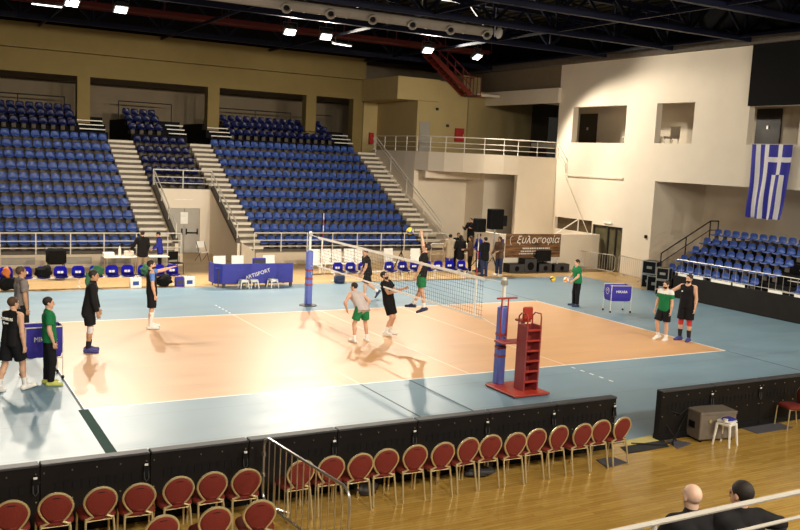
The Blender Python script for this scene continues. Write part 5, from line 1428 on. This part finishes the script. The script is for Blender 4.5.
def world_pt(info, key):
    v = info['hands'][key] if key in 'lr' else info[key]; c, s_ = math.cos(info['rz']), math.sin(info['rz'])
    return Vector((info['loc'][0] + v[0] * c - v[1] * s_, info['loc'][1] + v[0] * s_ + v[1] * c, info['loc'][2] + v[2]))
Z0 = .009
BK = ('shirt_black', 'trouser_black')
# --- court, left corner
person('person in black sleeveless kit with back print, walking past the ball cart', (-10.12, -2.7, Z0), 40, 1.99,
       dict(lt=(-.04, -.12, -1), ls=(-.02, -.40, -.95), lf=(-.1, 1, -.25), rt=(.06, .36, -1), rs=(.04, .10, -1), rf=(.25, 1, .12), lu=(-.2, .25, -1), la=(-.05, .5, -1), ru=(.22, -.12, -1), ra=(.10, .10, -1), lean=4, yaw=5, twist=-4),
       ('shirt_black', 0, .045), ('trouser_black', 'short', .80), 'skin_light', ('short', 'hair_brown'), 'shoe_white', ('sock_white', .38), extras=(('backprint', 'FOINIKAS', 'Syros'),))
person('person in grey T-shirt and black shorts standing behind the ball cart', (-9.5, 1.3, Z0), 10, 2.07,
       dict(lu=(-.18, .0, -1), la=(-.05, .2, -1), ru=(.16, .0, -1), ra=(.05, .16, -1), yaw=4), ('shirt_grey', .65, .04), ('trouser_black', 'short', .85), 'skin_tan', ('short', 'hair_brown'), 'shoe_navy', ('sock_black', .3))
person('person in green polo and black trousers standing beside the left ball cart', (-9.35, -2.4, Z0), -4, 1.90,
       dict(lt=(-.05, -.06, -1), rt=(.05, .10, -1), rs=(.02, -.06, -1), lu=(-.18, .05, -1), la=(-.02, .35, -1), ru=(.18, -.02, -1), ra=(.06, .32, -1), lean=-2, pitch=2), ('shirt_green', .65, .04), ('trouser_black', 'long', 1), 'skin_light', ('short', 'hair_dark'), 'shoe_yellow')
person('person in black long-sleeved kit with white knee pads, arms hanging', (-8.05, .5, Z0), -12, 2.07,
       dict(lt=(-.05, .10, -1), ls=(-.02, -.12, -1), rt=(.05, .12, -1), rs=(.02, -.14, -1), lu=(-.16, .15, -1), la=(-.0, .30, -1), ru=(.18, .12, -1), ra=(.08, .28, -1), lean=9, yaw=8, pitch=2),
       ('shirt_black', 2, .05), ('trouser_black', 'short', .78), 'skin_tan', ('short', 'hair_dark'), 'shoe_blue', ('sock_black', .42), extras=(('knee_pad', 'pad_white'),))
person('bearded person in black bib over blue sleeves, one arm stretched out pointing', (-5.9, 3.0, Z0), -8, 1.96,
       dict(lt=(-.07, .06, -1), ls=(-.02, -.02, -1), rt=(.06, -.02, -1), rs=(.02, -.06, -1), lu=(-.25, .95, .10), la=(-.12, 1, .30), lc=.1, lp=(0, 0, -1), ru=(.20, .05, -1), ra=(.05, .22, -1), yaw=0, lean=-2),
       ('shirt_black', 0, .05, None, 'sleeve_blue'), ('trouser_black', 'short', .88), 'skin_light', ('short', 'hair_dark'), 'shoe_white', ('sock_white', .85), beard='hair_dark')
# --- centre
person('person in pale sleeveless top and green shorts bending with hands on hips', (-.92, -.36, Z0), 96, 1.82,
       dict(lean=46, lt=(-.24, .16, -1), ls=(-.06, -.20, -1), rt=(.20, .16, -1), rs=(.06, -.20, -1), lu=(-.75, -.35, -.75), la=(.45, .25, -.95), ru=(.75, -.35, -.75), ra=(-.45, .25, -.95), yaw=-35, pitch=-5),
       ('shirt_greywhite', 0, .075), ('shorts_green', 'short', .72), 'skin_light', ('short', 'hair_dark'), 'shoe_white', ('sock_white', .30))
person('bearded person all in black looking up, forearms raised under the net', (.28, .30, Z0), -52, 1.93,
       dict(lean=-12, lt=(-.10, .28, -1), ls=(-.05, -.30, -1), rt=(.12, .42, -1), rs=(.08, -.38, -1), rf=(.3, 1, 0), lu=(-.25, .55, -.70), la=(-.05, .85, .35), ru=(.25, .60, -.65), ra=(.05, .95, .30), pitch=-14, yaw=0),
       ('shirt_black', .55, .05), ('trouser_black', 'short', .80), 'skin_light', ('short', 'hair_dark'), 'shoe_white', ('sock_white', .36), beard='hair_dark')
jb, ji = person('person in black T-shirt and green shorts leaping, one arm up to hit the ball', (.62, -.92, Z0), 140, 1.90,
       dict(jump=.90, lean=-4, side=6, lt=(-.10, -.12, -1), ls=(-.05, -.18, -1), lf=(-.2, 1, -.35), rt=(.06, .12, -1), rs=(.04, .42, -1), rf=(.15, 1, -.05), ru=(.20, .22, 1), ra=(.05, .18, 1), rc=.15, lu=(-.28, .25, -1), la=(-.10, .35, -1), pitch=-18, twist=8),
       ('shirt_black', .55, .04), ('shorts_green', 'short', .72), 'skin_light', ('short', 'hair_dark'), 'shoe_navy', ('sock_white', .32))
person('person in black kit striding away on the far half behind the net', (2.6, 6.2, Z0), 170, 1.90,
       dict(lean=10, lt=(-.05, .30, -1), ls=(-.02, -.05, -1), rt=(.05, -.20, -1), rs=(.03, -.85, -.60), rf=(.1, .55, -.8), lu=(-.2, .25, -1), la=(-.05, .5, -1), ru=(.2, -.05, -1), ra=(.05, .45, -1), pitch=8, yaw=-10),
       ('shirt_black', .55, .05), ('trouser_black', 'short', .80), 'skin_light', ('short', 'hair_dark'), 'shoe_navy', ('sock_white', .35))
# --- right side
gb, gi = person('person in green polo and black trousers holding two balls before the body', (9.75, 3.1, Z0), 165, 1.76,
       dict(lean=6, lt=(-.06, .06, -1), rt=(.08, .10, -1), rs=(.04, -.04, -1), lu=(-.14, .18, -1), la=(.10, .72, -.62), ru=(.14, .20, -1), ra=(-.10, .75, -.60), rc=.5, lc=.5, pitch=6),
       ('shirt_green', .65, .04), ('trouser_black', 'long', 1), 'skin_light', ('short', 'hair_dark'), 'shoe_navy')
person('person in green shirt with white shoulders and black shorts, stepping forward', (8.22, -2.72, Z0), 188, 1.84,
       dict(lt=(-.08, .05, -1), ls=(-.02, -.05, -1), rt=(.10, .30, -1), rs=(.02, -.28, -1), rf=(.2, 1, -.25), lu=(-.18, -.02, -1), la=(-.06, .20, -1), ru=(.18, .06, -1), ra=(.05, .28, -1), yaw=12, pitch=2),
       ('shirt_green', .6, .04, ('shirt_white', .25)), ('trouser_black', 'short', .85), 'skin_light', ('short', 'hair_dark'), 'shoe_white', ('sock_white', .26), beard='hair_dark')
person('bearded person in black sleeveless kit and red knee pads, a hand on the neighbour', (8.88, -2.98, Z0), 196, 2.06,
       dict(lt=(-.07, .05, -1), ls=(-.02, -.06, -1), rt=(.07, .06, -1), rs=(.02, -.08, -1), ru=(.75, .45, -.55), ra=(.75, .35, .05), rc=.1, rp=(0, 0, -1), lu=(-.20, .02, -1), la=(-.06, .25, -1), yaw=8),
       ('shirt_black', 0, .05), ('trouser_black', 'short', .84), 'skin_light', ('short', 'hair_dark'), 'shoe_blue', ('sock_black', .52), beard='hair_dark', extras=(('knee_pad', 'pad_red'), ('chestmark',)))
# --- balls
YB = ['ball_yellow', 'ball_blue']
volleyball((world_pt(ji, 'r') + Vector((-.30, .12, .02))), .105, YB, 'yellow and blue ball in the air just off the raised hand', (.3, .5, 1.1))
for k, (dx, cols, lb) in enumerate(((.0, ['ball_white', 'ball_orange'], 'white and orange ball held in both hands by the man in green polo'), (-.46, ['ball_yellow', 'eye_dark'], 'yellow and black ball in the air before the man in green polo'))):
    a, b = world_pt(gi, 'l'), world_pt(gi, 'r'); c = (a + b) / 2 + Vector((-.10, .02, .06)); volleyball((c.x + dx, c.y + dx * -.45, c.z + (.02 if k else 0)), .105, cols, lb, (.2 + k, .9, .4))
volleyball((-9.22, -1.75, .98), .105, YB, 'yellow ball lying on top of the left ball cart', (.8, .1, .5))
volleyball((-9.48, -1.70, .90), .105, YB, 'yellow ball deeper in the left ball cart', (.3, 1.1, .2))
# --- bystanders by the stand
FINE = dict(h=.022, fine=False)
person('person in black jacket, dark hat and beige trousers, seen from behind by the folding tables', (-3.78, 13.25, 0), 95, 1.84, dict(lu=(-.45, .25, -1), la=(-.2, .6, -.6), ru=(.25, .25, -1), ra=(.05, .6, -.7), lean=5), ('shirt_black', 2, .05), ('trouser_beige', 'long', 1), 'skin_light', ('short', 'hair_dark'), 'shoe_navy', **FINE)
person('person in royal blue top and black trousers standing at the foot of the tunnel stairs', (-2.75, 14.6, 0), 165, 1.66, dict(lu=(-.2, .2, -1), la=(.1, .7, -.5), ru=(.2, .2, -1), ra=(-.1, .7, -.5), lean=6, pitch=12), ('shirt_royal', 2, .04), ('trouser_black', 'long', 1), 'skin_light', ('short', 'hair_dark'), 'shoe_navy', **FINE)
CR = [('person in long beige coat and blue trousers at the left of the crowd', (10.35, 12.9), 60, 1.74, ('coat_beige', 2, .12), ('shirt_royal', 'long', 1), ('short', 'hair_dark')),
      ('person with long dark hair in black coat, second from the left of the crowd', (10.75, 12.6), 80, 1.72, ('shirt_black', 2, .14), ('coat_beige', 'long', 1), ('long', 'hair_dark')),
      ('person in brown jacket with dark hair in the middle of the crowd', (11.05, 12.2), 150, 1.72, ('brown_cloth', 2, .04), ('trouser_black', 'long', 1), ('long', 'hair_brown')),
      ('person in bright blue sweater turned sideways in the crowd', (11.6, 12.3), 170, 1.84, ('shirt_royal', 2, .05), ('trouser_denim', 'long', 1), ('short', 'hair_brown')),
      ('person in dark jacket carrying a bag below the smaller black speaker', (11.0, 10.95), 100, 1.80, ('shirt_black', 2, .08), ('trouser_denim', 'long', 1), ('short', 'hair_dark')),
      ('person in dark blouse and jeans with white shoes, at the right end of the crowd', (11.85, 11.0), 190, 1.82, ('brown_cloth', 2, .05), ('trouser_denim', 'long', 1), ('long', 'hair_brown')),
      ('person with dark hair half hidden at the back of the crowd', (11.25, 13.6), 230, 1.74, ('trouser_black', 2, .05), ('trouser_black', 'long', 1), ('short', 'hair_dark'))]
for i, (lb, (x, y), fc, H_, tp, bt, hr) in enumerate(CR):
    person(lb, (x, y, 0), fc, H_, dict(lu=(-.2, .2, -1), la=(.15, .8, -.3 + .1 * (i % 3)), ru=(.2, .15, -1), ra=(-.1, .6, -.5), lean=3, pitch=8 * (i % 2), yaw=10 * (i % 3 - 1)), tp, bt, ('skin_light', 'skin_tan')[i % 2], hr, ('shoe_navy', 'shoe_white')[i in (5, 2)], group=None, **FINE)
person('person in dark clothes standing raised behind the crowd beside the smaller black speaker', (13.55, 16.0, .5), 200, 1.78, dict(lu=(-.3, .3, -1), la=(.1, .8, .3), ru=(.3, .35, -1), ra=(-.1, .8, .35), lean=4), ('trouser_black', 2, .05), ('trouser_black', 'long', 1), 'skin_tan', ('short', 'hair_dark'), 'shoe_navy', **FINE)
# --- two men on the near stand
t = thing('spectator_bench', 'low grey bench that the two men on the near stand sit on', 'bench', (-5.9, -17.05, 1.05))
MB().cbox(-1.6, 1.6, -.2, .2, .50, .55, .01).build('plank', M('dark_grey'), t)
for sx in (-1.3, 0, 1.3): MB().cbox(sx - .03, sx + .03, -.17, .17, 0, .50, .008).build('leg', M('dark_grey'), t)
SEATP = dict(seat=.66, lt=(-.22, 1, -.05), ls=(0, .05, -1), rt=(.22, 1, -.05), rs=(0, .05, -1))
person('bald person in black jacket sitting on the near stand, seen from behind', (-6.16, -17.0, 1.05), 80, 1.74, dict(SEATP, lean=6, lu=(-.30, .45, -1), la=(.2, 1, -.2), ru=(.30, .45, -1), ra=(-.2, 1, -.2), yaw=4, pitch=4), ('shirt_black', 2, .02), ('trouser_black', 'long', 1), 'skin_pale', ('bald', 'hair_grey'), 'shoe_navy', h=.014)
person('short-haired person in dark grey jacket, elbow out, sitting right of the bald one', (-5.75, -17.16, 1.05), 76, 1.80, dict(SEATP, lean=5, lu=(-.28, .42, -1), la=(.2, 1, -.2), ru=(1.0, .25, -.38), ra=(-.5, 1, -.25), yaw=-18, pitch=3), ('dark_grey', 2, .02, ('shirt_black', .21)), ('trouser_black', 'long', 1), 'skin_light', ('short', 'hair_dark'), 'shoe_navy', h=.014)
